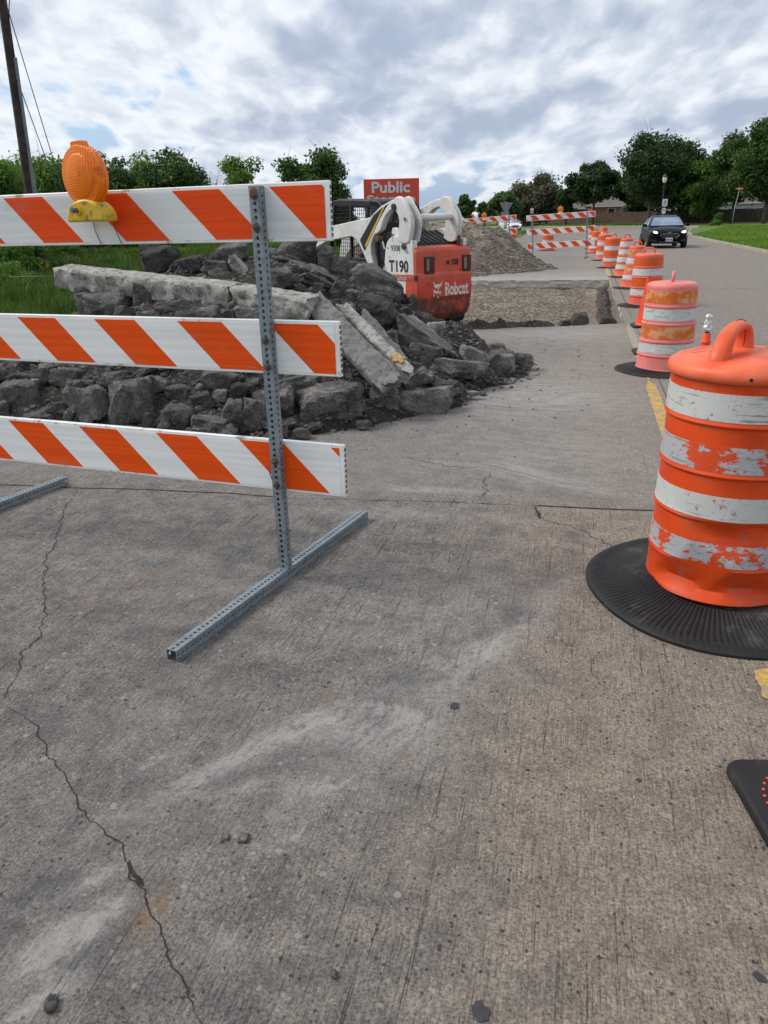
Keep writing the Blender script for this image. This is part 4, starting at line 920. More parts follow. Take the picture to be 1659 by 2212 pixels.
def warning_light(parent, x, z, turn, base_mat):
    """battery warning light bolted to the rail face; origin at housing bottom centre"""
    hm = MB(); n = 22; W2, Hh = .104, .088
    for yy0, yy1 in ((-.085, 0.0),):
        poly = [(W2*math.cos(math.pi*j/n), Hh*math.sin(math.pi*j/n)**.8) for j in range(n+1)]
        hm.prism(poly, 'y', yy0, yy1)
    ho = hm.build('warning_light', base_mat, parent, bevel=.010, seg=3, loc=(x, -.02, z)); ho.rotation_euler = (0, 0, turn)
    q = MB(); q.tube([(-.03, -.084, .045), (-.03, -.092, .045)], .019, 20); q.build('bolt_boss', base_mat, ho, smooth=True)
    q = MB(); hexbolt(q, (-.03, -.092, .045), 0, .011, .016, False); q.build('bolt', M['cast'], ho)
    L = MB(); pr = [(0, -.046), (.05, -.044), (.078, -.036), (.082, -.031), (.109, -.027), (.115, -.018), (.115, -.004), (.111, 0), (.111, .004), (.115, .007), (.115, .020), (.108, .029), (.08, .034), (.05, .044), (0, .046)]
    N = 56; vs = []
    for r_, d in pr:
        for j in range(N):
            a = 2*math.pi*j/N; vs.append((r_*math.cos(a)*.93, d, r_*math.sin(a)*1.04))
    fs = [(i*N+j, i*N+(j+1) % N, (i+1)*N+(j+1) % N, (i+1)*N+j) for i in range(len(pr)-1) for j in range(N)]
    L.add(vs, fs); L.prism([(-.034, .108), (.034, .108), (.026, .132), (-.026, .132)], 'y', -.02, .02); L.prism([(-.045, -.128), (.045, -.128), (.04, -.10), (-.04, -.10)], 'y', -.026, .026)
    L.box((-.01, -.030, -.103), (.036, .014, .020))
    lo = L.build('lens', M['amber_lens'], ho, smooth=True, ang=32, loc=(-.008, -.04, .176)); lo.rotation_euler = (0, R(-3), R(-2))
    return ho

def barricade(loc, rz, label, tilt=0, light=None, foot_skew=0, wires=True):
    t = empty('barricade', loc, rz, label, 'barricade', 'striped road closure barricades'); t.rotation_euler = (0, -R(tilt), rz)
    for k, (z0, z1, xa, xb, ph) in enumerate(RAILS):
        m_ = MB(); th = .024; yc = .0235+th/2+.002
        # hollow plank: outer skin with an open, ribbed right end
        m_.box(((xa+xb)/2, yc, (z0+z1)/2), (xb-xa, th, z1-z0))
        ro = m_.build('rail', M['board_white'], t, bevel=.004)
        m_ = MB(); nr = 9
        for j in range(nr):
            zc = z0+.012+(z1-z0-.024)*(j+.5)/nr; m_.box((xb+.0004, yc, zc), (.002, th*.62, (z1-z0-.024)/nr*.62))
        m_.build('open_cells', M['cast'], ro)
        m_ = MB(); m_.box(((xa+xb)/2-.004, yc-th/2-.0007, (z0+z1)/2-.001), (xb-xa-.034, .0016, z1-z0-.026)); m_.build('striped_sheeting', smats[k], ro)
    for px, sk in ((0, foot_skew), (-2.10, foot_skew)):
        po = telespar(1.64).build('post', M['galv'], t, loc=(px, 0, .05))
        for (z0, z1, _, _, _) in RAILS:
            for zz2 in ((z1-.045, z0+.055) if z1 > 1.6 else ((z0+z1)/2+.035, (z0+z1)/2-.075)):
                bm_ = MB(); hexbolt(bm_, (0, -.0235, zz2-.05), 0)
                bm_.build('bolt', M['rusty'] if z1 > 1.6 else M['cast'], po, smooth=True, ang=30)
        fo = telespar(1.60, w=.05).build('foot', M['galv'], t)
        fo.rotation_euler = (R(-90), 0, sk); d_ = Vector((0, 1, 0)); d_.rotate(Matrix.Rotation(sk, 3, 'Z')); fo.location = Vector((px, 0, .025))-d_*.80
        if wires:
            w_ = MB(); w_.tube([(-.034, -.028, .19), (.0, -.030, .192), (.03, -.029, .185), (.035, .02, .18), (-.03, .028, .185), (-.034, -.028, .19), (-.045, -.034, .165)], .0016, 6); w_.build('wire_tie', M['cast'], po)
            w_ = MB(); w_.tube([(-.02, -.028, .44), (-.028, -.04, .50), (-.015, -.045, .46)], .0022, 6); w_.build('wire_tie', M['cast'], po)
    if light is not None:
        ho = warning_light(t, light[0], light[1], light[2], light[3])
    return t
RZ = math.atan2(-.115, .993)
nb = barricade((-1.262, 3.0, 0), RZ, 'near striped barricade with three rails, a yellow based amber light and galvanised feet', light=(-.757, 1.576, R(-4), M['yellow_case']), foot_skew=R(-5.2))
for ox in (-.055, .055):
    w_ = MB(); w_.tube([(-.775+ox, .020, 1.59), (-.77+ox, .0195, 1.54), (-.75+ox, .0195, 1.487), (-.745+ox, .04, 1.484)], .0016, 6)
    w_.build('wire_tie', M['black_wire'], nb)
w_ = MB(); w_.tube([(0, -.0235, 1.665), (0, -.0255, 1.665)], .017, 20); w_.build('rust_washer', pm('orange_rust', (.22, .09, .035), rough=.8), nb)
pr_ = gp(1266, 556)
fb = barricade((pr_.x, pr_.y, 0), R(-3), 'far striped barricade with an amber light, standing on the road left of the drum row', tilt=2.3, light=(-1.02, 1.665, R(14), M['board_white']), wires=False)
pr_ = dp(1104, 470, 31.5)
fb2 = barricade((pr_.x, pr_.y, -.06), R(-3), 'far striped barricade with an amber light, half behind the gravel heap', tilt=3.0, light=(-1.02, 1.59, R(8), M['board_white']), wires=False)

# ================================================================== TRACK LOADER
LD = empty('track_loader', (-2.09, 11.95, -.05), R(142), 'white and red compact track loader with black cab parked behind the rubble pile', 'track loader')
def side_text(name, s, x0, x1, z0, z1, mat, y, parent, bold=.0, sp=1.0, tilt=0):
    """text on the left side, reading towards the rear; x0 is its front (left) end"""
    Mx = Matrix(((-1, 0, 0, 0), (0, 0, 1, 0), (0, 1, 0, 0), (0, 0, 0, 1)))
    o = text(name, s, 1.0, mat, parent, Mx, 1, bold, .002, spacing=sp); fit(o, (x0+x1)/2, y, (z0+z1)/2, abs(x1-x0), abs(z1-z0), 'x'); return o
def rear_text(name, s, y0, y1, z0, z1, mat, x, parent, bold=.0, sp=1.0):
    Mx = Matrix(((0, 0, -1, 0), (-1, 0, 0, 0), (0, 1, 0, 0), (0, 0, 0, 1)))
    o = text(name, s, 1.0, mat, parent, Mx, 1, bold, .002, spacing=sp); fit(o, x, (y0+y1)/2, (z0+z1)/2, abs(y1-y0), abs(z1-z0), 'y'); return o
def fit(o, cx, cy, cz, w_, h_, ax):
    me = o.data; n = len(me.vertices); co = np.empty(n*3); me.vertices.foreach_get('co', co); co = co.reshape(-1, 3)
    lo_, hi_ = co.min(0), co.max(0); c_ = (lo_+hi_)/2; s_ = np.ones(3); i = {'x': 0, 'y': 1}[ax]; k = 1 if ax == 'x' else 0
    s_[i] = w_/(hi_[i]-lo_[i]); s_[2] = h_/(hi_[2]-lo_[2])
    co = (co-c_)*s_+np.array([cx, cy, cz]); me.vertices.foreach_set('co', co.ravel()); me.update()

# chassis between the tracks
m_ = MB(); m_.prism([(.12, .22), (2.15, .22), (2.35, .55), (2.3, .95), (.9, 1.02), (.2, 1.05), (.12, .7)], 'y', -.43, .43); m_.build('chassis', M['mach_black'], LD, bevel=.02)
for s_ in (1, -1):
    y0, y1 = (.34, .64) if s_ > 0 else (-.60, -.30)
    m_ = MB(); N = 44; path = []
    for j in range(N):
        a = 2*math.pi*j/N; cx = .36 if math.cos(a) < 0 else 1.95; path.append((cx+.27*math.cos(a), .30+.29*math.sin(a)))
    full = []
    for j in range(len(path)):
        p, q = path[j], path[(j+1) % N]; d = math.hypot(q[0]-p[0], q[1]-p[1]); k = max(1, int(d/.045)); full += [(p[0]+(q[0]-p[0])*t/k, p[1]+(q[1]-p[1])*t/k) for t in range(k)]
    outer = []
    for j, p in enumerate(full):
        e = .018 if (j//2) % 2 else 0; cx = min(max(p[0], .36), 1.95); dx, dz = p[0]-cx, p[1]-.30; L_ = math.hypot(dx, dz); outer.append((p[0]+dx/L_*e, p[1]+dz/L_*e))
    m_.prism(outer, 'y', y0, y1); tr_ = m_.build('rubber_track', M['rubber'], LD)
    for cx, r_ in ((.36, .2), (.8, .12), (1.15, .12), (1.5, .12), (1.95, .2)):
        m_ = MB(); yo = y1 if s_ > 0 else y0; m_.tube([(cx, yo-.002*s_, .30-(.2-r_)), (cx, yo+.025*s_, .30-(.2-r_))], r_, 20); m_.build('roller', M['mach_black'], tr_, bevel=.008)
# rear uprights
UP = [(.80, .22), (.77, .83), (.71, 1.05), (.69, 1.19), (.65, 1.29), (.58, 1.35), (.46, 1.385), (.33, 1.38), (.22, 1.345), (.12, 1.32), (.03, 1.32), (.03, 1.20), (.02, 1.07), (.0, .53), (.03, .22)]
for s_ in (1, -1):
    m_ = MB(); m_.prism(UP, 'y', *( (.47, .56) if s_ > 0 else (-.53, -.46))); up = m_.build('rear_upright', M['white_paint'], LD, bevel=.014, seg=3)
    y = .56 if s_ > 0 else -.53
    q = MB(); q.tube([(.225, y-.004*s_, 1.235), (.225, y+.03*s_, 1.235)], .043, 22); q.build('pivot_pin', M['steel'], up, bevel=.006)
    if s_ > 0:
        U = up
        q = MB(); q.tube([(.62, y-.002, 1.21), (.62, y+.008, 1.21)], .012, 12); q.build('screw_head', M['sign_back'], up)
side_text('fleet_number', '9308', .545, .325, 1.168, 1.252, M['decal_black'], .5615, U, .0)
side_text('model_number', 'T190', .60, .135, .862, 1.038, M['decal_black'], .5615, U, .022)
q = MB(); q.prism([(.60, .738), (.14, .738), (.14, .832), (.60, .832)], 'y', .5600, .5615); pl_ = q.build('brand_plate', M['decal_red'], U)
side_text('brand_name', 'Bobcat', .455, .165, .752, .812, M['decal_white'], .5625, pl_, .03)
q = MB(); q.prism([(.50, .700), (.36, .700), (.36, .704), (.50, .704)], 'y', .5600, .5610); q.build('thin_line', M['decal_black'], U)
# emblem: a cat's head, tufted ears, cheeks and whiskers
def emblem(parent, P, mat):
    """P maps (u right, v up) in 0..1 to local points, thin relief"""
    shapes = [[(0.0, 1.0), (.10, .86), (.30, .74), (.50, .78), (.70, .74), (.86, .84), (.98, .97), (.93, .80), (.84, .66), (.70, .58), (.62, .50), (.55, .56), (.40, .57), (.26, .52), (.14, .62), (.05, .80)],
              [(.02, .44), (.10, .52), (.24, .46), (.42, .40), (.50, .44), (.60, .40), (.84, .36), (.80, .28), (.68, .24), (.58, .30), (.46, .22), (.34, .30), (.16, .28), (.06, .34)],
              [(.52, .56), (.58, .56), (.60, .46), (.50, .45)], [(.44, .02), (.60, .02), (.52, .16)],
              [(.02, .20), (.20, .27), (.19, .25), (.03, .165)], [(.08, .12), (.22, .225), (.215, .205), (.10, .10)], [(.94, .24), (.78, .27), (.78, .25), (.93, .215)], [(.88, .14), (.76, .225), (.76, .205), (.87, .12)]]
    m2 = MB()
    for sh in shapes:
        n = len(sh); f_ = [P(u, v, 1) for u, v in sh]; b3 = [P(u, v, 0) for u, v in sh]
        m2.add(f_+b3, [tuple(range(n))]+[(i, (i+1) % n, n+(i+1) % n, n+i) for i in range(n)])
    return m2.build('cat_emblem', mat, parent)
emblem(pl_, lambda u, v, k: (.585-.10*u, .5615+.001*k, .748+.078*v), M['decal_white'])
# rear door: lofted rows (z, rear x, half width)
rows = [(1.235, .16, .50), (1.232, .07, .515), (1.205, -.01, .535), (1.165, -.045, .55), (1.12, -.052, .553), (.86, -.056, .557), (.825, -.075, .562), (.80, -.078, .564), (.50, -.080, .568), (.46, -.066, .568), (.43, -.060, .568), (.33, -.055, .566),
        (.24, -.035, .545), (.17, .02, .50), (.125, .09, .44), (.11, .16, .40)]
vs = []; cols_ = 22
def doorx(t, xb):            # t in -1..1 across; rounded vertical corners
    e = abs(t); return xb+(.16 if e > .995 else 0)
for z_, xb, hw in rows:
    prof_ = [(.20, 1.0), (.12, 1.0), (xb+.055, 1.0), (xb+.022, .985), (xb+.006, .955), (xb, .91), (xb, .6), (xb, .3), (xb, 0)]
    line = [(max(x_, xb), hw*f_) for x_, f_ in prof_]+[(max(x_, xb), -hw*f_) for x_, f_ in prof_[::-1][1:]]
    vs += [(x_, y_, z_) for x_, y_ in line]
k = 17; m_ = MB(); fs = []
for i in range(len(rows)-1):
    m_.cur = 1 if rows[i][0] < .51 else 0
    base_n = i*k
    m_.f += [(base_n+j, base_n+j+1, base_n+k+j+1, base_n+k+j) for j in range(k-1)]; m_.mi += [m_.cur]*(k-1)
m_.v = vs; m_.f += [tuple(range(k)), tuple(range((len(rows)-1)*k, len(rows)*k))]; m_.mi += [0, 1]
DR = m_.build('rear_door', [M['red_paint'], M['mud_red']], LD, smooth=True, ang=24)
for y_c in (.317, -.447):
    w_ = .095 if y_c > 0 else .088
    q = MB(); q.box((-.056, y_c, .962), (.04, w_*2, .245)); h_ = q.build('tail_light', M['black'], DR, bevel=.008)
    q = MB(); q.box((-.0765, y_c-.04, .967), (.006, .075, .19)); q.build('red_lens', M['lamp_red'], h_, bevel=.003)
    q = MB(); q.box((-.0765, y_c+.040, .967), (.006, .05, .17)); q.build('clear_lens', M['lamp_grey'], h_, bevel=.003)
q = MB(); q.tube([(-.045, -.065, .99), (-.066, -.065, .99)], .033, 20); q.build('door_lock', M['black'], DR, bevel=.004)
rear_text('fleet_number', '9308', -.135, -.275, .945, 1.035, M['decal_black'], -.058, DR, .012)
rear_text('brand_name', 'Bobcat', .02, -.47, .505, .70, M['decal_white'], -.0825, DR, .035)
emblem(DR, lambda u, v, k: (-.0805-.002*k, .265-.195*u, .475+.275*v), M['decal_white'])
q = MB(); q.box((-.04, .565, .80), (.05, .035, .075)); q.build('door_latch', M['black'], DR, bevel=.006)
for yy, zz3, rr in ((.36, .70, .010), (.345, .655, .008), (-.30, .87, .010), (-.55, .62, .010)):
    q = MB(); q.tube([(-.07, yy, zz3), (-.0835, yy, zz3)], rr, 10); q.build('drain_hole', M['hole'], DR)
q = MB(); q.tube([(.80, .575, .86), (.55, .58, .82), (.25, .585, .78), (-.03, .59, .785)], .005, 6); q.build('green_strap', pm('green_cord', (.05, .11, .08), rough=.7), LD, smooth='all')
# louvred engine cover sloping up to the cab
m_ = MB(); m_.prism([(.12, 1.20), (.16, 1.245), (.66, 1.44), (.97, 1.44), (.97, 1.0), (.3, 1.0)], 'y', -.44, .46); ec = m_.build('engine_cover', M['mach_black'], LD, bevel=.01)
for j in range(9):
    yy = -.42+.105*j; q = MB(); q.prism([(.17, 1.251), (.64, 1.434), (.64, 1.450), (.17, 1.267)], 'y', yy-.018, yy+.018); q.build('louvre', M['mach_black'], ec, bevel=.003)
m_ = MB(); m_.prism([(.05, 1.24), (.12, 1.30), (.52, 1.475), (.66, 1.46), (.66, 1.2), (.08, 1.2)], 'y', -.53, -.45); m_.build('side_fender', M['white_paint'], LD, bevel=.015)
m_ = MB(); m_.prism([(.44, 1.25), (.46, 1.42), (.53, 1.50), (.64, 1.50), (.70, 1.30)], 'y', .40, .46); m_.build('side_fender', M['white_paint'], LD, bevel=.02)
m_ = MB(); m_.tube([(.06, -.40, 1.20), (.045, -.40, 1.27), (.05, -.40, 1.31), (.10, -.42, 1.36), (.14, -.43, 1.38)], [.028, .026, .025, .027, .024], 14); m_.build('exhaust_pipe', M['rusty'], LD, smooth=True)
# cab
CB = empty('cab', (0, 0, 0)); CB.parent = LD
def beam(p, q, w_, name, par, mat=None, bev=.012):
    p, q = Vector(p), Vector(q); d = q-p; m2 = MB(); rot = d.to_track_quat('Z', 'Y').to_matrix()
    m2.box(tuple((p+q)/2), (w_, w_, d.length), rot); return m2.build(name, mat or M['mach_black'], par, bevel=bev)
m_ = MB(); m_.prism([(.93, 1.80), (.96, 1.875), (1.05, 1.905), (1.6, 1.935), (2.1, 1.955), (2.24, 1.93), (2.26, 1.84), (2.1, 1.82), (1.1, 1.79), (1.0, 1.75)], 'y', -.32, .43); m_.build('roof', M['mach_black'], CB, bevel=.03, seg=3)
for s_ in (1, -1):
    y0, y1 = (.385, .43) if s_ > 0 else (-.32, -.275)
    m_ = MB(); m_.prism([(.90, 1.82), (1.0, 1.87), (1.24, 1.92), (1.22, 1.80), (1.20, 1.60), (1.12, 1.0), (.80, 1.0), (.82, 1.45)], 'y', y0, y1); m_.build('rear_pillar', M['mach_black'], CB, bevel=.015)
    beam((1.78, (y0+y1)/2, 1.0), (1.76, (y0+y1)/2, 1.9), .05, 'middle_pillar', CB); beam((2.42, (y0+y1)/2, 1.0), (2.20, (y0+y1)/2, 1.93), .055, 'front_pillar', CB)
    beam((.98, (y0+y1)/2, 1.02), (2.42, (y0+y1)/2, 1.02), .05, 'lower_rail', CB); beam((1.0, (y0+y1)/2, 1.46), (2.3, (y0+y1)/2, 1.42), .04, 'middle_rail', CB)
    yc = (y0+y1)/2
    for (xa, xb, za, zb, nm) in ((1.10, 1.76, 1.05, 1.45, 0), (1.80, 2.36, 1.05, 1.42, 1), (1.20, 1.74, 1.49, 1.88, 2), (1.80, 2.24, 1.45, 1.90, 3)):
        q = MB(); x_ = xa
        while x_ < xb: q.box((x_, yc, (za+zb)/2), (.007, .007, zb-za)); x_ += .055
        z_ = za
        while z_ < zb: q.box(((xa+xb)/2, yc+.0076*s_, z_), (xb-xa, .007, .007)); z_ += .055
        q.build('wire_screen', M['black_wire'], CB)
for z_ in (1.0, 1.45, 1.85): beam((.95, -.28, z_), (.95, .38, z_), .05, 'rear_bar', CB)
m_ = MB(); m_.box((1.5, .05, 1.05), (.45, .5, .12)); m_.box((1.26, .05, 1.32), (.10, .48, .55), Matrix.Rotation(R(-8), 3, 'Y')); m_.build('operator_seat', M['mach_black'], CB, bevel=.04)
m_ = MB(); m_.box((.965, .055, 1.64), (.05, .72, .44)); m_.build('rear_panel', M['mach_black'], CB, bevel=.02)
m_ = MB(); m_.box((.937, .05, 1.68), (.01, .56, .24)); m_.build('rear_window', M['glass_dark'], CB)
# lift arms and rear links
ARM = [(.40, 1.90), (.54, 1.885), (.80, 1.81), (1.01, 1.70), (1.08, 1.655), (2.07, 1.55), (2.96, 1.44), (3.12, 1.30), (3.30, .72), (3.20, .66), (2.98, 1.02), (2.80, 1.15), (2.33, 1.30), (1.62, 1.375), (1.50, 1.35), (1.42, 1.28), (1.33, 1.17), (1.24, 1.04), (1.19, .97), (1.10, .90),
       (1.01, .92), (1.05, .99), (1.09, 1.12), (1.09, 1.25), (1.04, 1.34), (.99, 1.40), (.92, 1.42), (.84, 1.46), (.77, 1.58), (.70, 1.67), (.60, 1.735), (.50, 1.77), (.44, 1.78)]
LNK = [(.50, 1.80), (.47, 1.87), (.40, 1.92), (.33, 1.93), (.26, 1.905), (.16, 1.79), (.085, 1.70), (.04, 1.61), (.035, 1.52), (.06, 1.42), (.10, 1.30), (.17, 1.27), (.28, 1.28), (.37, 1.33), (.345, 1.45), (.325, 1.59), (.35, 1.67), (.42, 1.74)]
for s_ in (1, -1):
    ya, yb = (.43, .535) if s_ > 0 else (-.42, -.32)
    m_ = MB(); m_.prism(ARM, 'y', ya, yb); am = m_.build('lift_arm', M['white_worn'], LD, bevel=.012, seg=2)
    yo = .535 if s_ > 0 else -.42
    if s_ > 0:
        q = MB(); q.prism([(.62, 1.838), (.80, 1.775), (1.00, 1.68), (1.37, 1.32), (1.27, 1.17), (1.24, 1.165), (.85, 1.62)], 'y', yo-.002, yo+.0015); st_ = q.build('black_stripe', M['decal_black'], am)
        q = MB(); q.prism([(.70, 1.81), (.745, 1.793), (1.24, 1.245), (1.215, 1.205)], 'y', yo+.001, yo+.003); q.build('yellow_stripe', M['decal_yellow'], st_)
    for k2, (off_, yy0, yy1) in enumerate(((0, .50, .575), (-.06, .415, .44))):
        P2 = [(x_+off_, z_) for x_, z_ in LNK]; m_ = MB(); m_.prism(P2, 'y', *((yy0, yy1) if s_ > 0 else (-yy1+.12, -yy0+.12))); lk = m_.build('rear_link', M['white_worn'], LD, bevel=.016, seg=3)
        if k2 == 0:
            q = MB(); oy_ = 0 if s_ > 0 else .12; q.tube([(.175, (.578)*s_+oy_, 1.615), (.175, .586*s_+oy_, 1.615)], .038, 20); q.build('pin_boss', M['white_paint'], lk, bevel=.003)
            q = MB(); q.tube([(.175, (.58)*s_+oy_, 1.615), (.175, .588*s_+oy_, 1.615)], .025, 20); q.build('pin_hole', M['steel'], lk)
            q = MB(); q.tube([(.43, .50*s_+oy_, 1.79), (.43, .605*s_+oy_, 1.79)], .045, 20); q.tube([(.43, .55*s_+oy_, 1.80), (.44, .56*s_+oy_, 1.70)], .032, 10); q.build('top_pin', M['steel'], lk, bevel=.006)
    oy_ = 0 if s_ > 0 else .12
    q = MB(); q.tube([(.84, .50*s_+oy_, 1.34), (.84, .60*s_+oy_, 1.34)], .042, 20); q.build('cylinder_pin', M['rusty'], am, bevel=.006)
    q = MB(); q.tube([(.80, .52*s_+oy_, 1.30), (.74, .52*s_+oy_, 1.17)], .022, 14); q.build('cylinder_rod', M['chrome'], LD, smooth=True)
    q = MB(); q.tube([(.75, .52*s_+oy_, 1.19), (.66, .52*s_+oy_, .65)], .042, 16); q.build('lift_cylinder', M['mach_black'], LD, smooth=True)
m_ = MB(); m_.tube([(.14, -.34, 1.635), (.14, .45, 1.635)], .048, 24); m_.build('cross_tube', M['white_worn'], LD, smooth=True, ang=50)
for k_, (hy, pts_) in enumerate([(.46, [(.72, .46, .75), (.80, .47, 1.05), (.74, .45, 1.30), (.60, .42, 1.52)]), (.44, [(.76, .44, .75), (.86, .46, 1.10), (.82, .44, 1.38), (.66, .42, 1.62)]), (.48, [(.90, .49, .80), (.98, .50, 1.05), (1.02, .47, 1.28), (.92, .45, 1.45)])]):
    q = MB(); q.tube(pts_, .014, 8); q.build('hydraulic_hose', M['black_wire'], LD, smooth='all', sub=1)
m_ = MB(); m_.prism([(3.05, .1), (3.35, .75), (3.42, .72), (3.5, .55), (3.9, .10), (3.9, .05), (3.1, .05)], 'y', -.85, .85); m_.build('bucket', M['mach_black'], LD, bevel=.02)

# ================================================================== RUBBLE PILE
PILE = [(-7.0, 6.2), (-5.6, 5.25), (-4.4, 5.05), (-2.9, 5.1), (-2.05, 5.3), (-1.42, 5.95), (-1.05, 6.5), (-.75, 7.5), (-.48, 8.35), (-.65, 8.85), (-1.35, 9.5), (-1.7, 10.3), (-3.0, 11.0), (-4.6, 11.0), (-5.8, 9.6), (-6.9, 8.0)]
def pileH(x, y):
    x = np.asarray(x, float); y = np.asarray(y, float)
    d = polydist(x, y, PILE); d = np.clip(d, 0, None)
    cap = np.interp(x+.0*y, [-7, -5.9, -5.45, -5.05, -4.6, -4.0, -2.8, -2.2, -1.6, -1.1, -.5], [.15, .24, .36, .90, 1.30, 1.56, 1.66, 1.56, 1.12, .52, .13])
    cap = cap*np.interp(y, [5, 6.2, 7.2, 8.2, 10, 11], [.55, .62, .85, 1.0, .95, .6])
    h = d*.80; return cap*(1-np.exp(-(h/np.maximum(cap, .02))**1.3))
def hit(u, v, z_add=0.0):
    d = ray(u, v); ts = np.linspace(3, 14, 2600); xs_ = d[0]*ts; ys_ = d[1]*ts; zs_ = CH+d[2]*ts
    k = np.where(zs_ < pileH(xs_, ys_)+z_add)[0]
    t = ts[k[0]] if len(k) else 9.5
    return Vector((d[0]*t, d[1]*t, CH+d[2]*t)), t
gx = np.linspace(-7.3, .0, 320); gy = np.linspace(4.8, 11.3, 300); GX, GY = np.meshgrid(gx, gy)
dd = polydist(GX, GY, PILE)+(fbm(GX*3, GY*3, 55, 4)-.5)*.35
GZ = pileH(GX, GY)+np.where(dd > 0, 1, 0)*((fbm(GX*3.2, GY*3.2, 51, 5)-.5)*.26+(fbm(GX*14, GY*14, 52, 3)-.5)*.06)+np.clip(dd-.02, -.2, .12)*.28-.022
GZ = np.where(dd > -.25, GZ, -.05)
I = np.arange(GX.size).reshape(GX.shape); Fq = np.stack([I[:-1, :-1], I[:-1, 1:], I[1:, 1:], I[1:, :-1]], -1).reshape(-1, 4); Fq = Fq[(GZ.ravel()[Fq] > -.04).any(1)]
tag(npmesh('rubble_soil', np.stack([GX, GY, GZ], -1).reshape(-1, 3), Fq, M['soil'], smooth=True), 'dark crumbly soil filling the rubble pile between the blocks', 'soil', kind='stuff')

_ico = {}
def icosphere(level):
    if level not in _ico:
        bm = bmesh.new(); bmesh.ops.create_icosphere(bm, subdivisions=level, radius=1); V_ = np.array([v.co[:] for v in bm.verts]); F_ = np.array([[v.index for v in f.verts] for f in bm.faces]); bm.free(); _ico[level] = (V_, F_)
    return _ico[level]
def nfield(P, seed, sc):
    """cheap smooth 3-D noise by blending planar value noise"""
    return (vnoise(P[:, 0]*sc+seed*3.1+40, P[:, 1]*sc+P[:, 2]*sc*.7+90, int(seed) % 97)+vnoise(P[:, 1]*sc+seed+60, P[:, 2]*sc-P[:, 0]*sc*.6+70, int(seed+5) % 97)+vnoise(P[:, 2]*sc+seed*1.7+80, P[:, 0]*sc+P[:, 1]*sc*.5+50, int(seed+9) % 97))/3-.5
def chunk_mesh(dims, seed, level=4, cuts=9, rough=.06, box=.85):
    """angular broken block: unit ball clipped by planes, then roughened"""
    rs = np.random.RandomState(seed); D, F_ = icosphere(level)
    N_ = [np.array(v, float) for v in ((1, 0, 0), (-1, 0, 0), (0, 1, 0), (0, -1, 0), (0, 0, 1), (0, 0, -1))]
    N_ = [n+rs.randn(3)*.16 for n in N_]; off = [box*(.82+.3*rs.rand()) for _ in N_]
    for _ in range(cuts):
        n = rs.randn(3); N_.append(n); off.append(.86+.30*rs.rand())
    r_ = np.full(len(D), 1.35)
    for n, o_ in zip(N_, off):
        n = n/np.linalg.norm(n); dn = D@n; r_ = np.where(dn > .05, np.minimum(r_, o_/np.maximum(dn, .05)), r_)
    P = D*r_[:, None]
    nn = nfield(P, seed, 1.6)*2.2+nfield(P, seed+3, 4.2)*1.2+nfield(P, seed+7, 10)*.75+nfield(P, seed+17, 22)*.45
    P = P*(1+rough*nn*2.0)[:, None]
    return P*np.array(dims)/2/1.0, F_
def rock(name, loc, dims, seed, mat, label=None, roll=0, yaw=None, pitch=0, level=4, cuts=9, rough=.07, group=None, cat='rubble block'):
    P, F_ = chunk_mesh(dims, seed, level, cuts, rough)
    o = npmesh(name, P, F_, mat, smooth=True); o.data.set_sharp_from_angle(angle=R(27))
    o.location = loc; o.rotation_euler = (R(pitch), R(roll), CY if yaw is None else R(yaw))
    return tag(o, label, cat, group)
G_R = 'broken concrete blocks in the rubble pile'
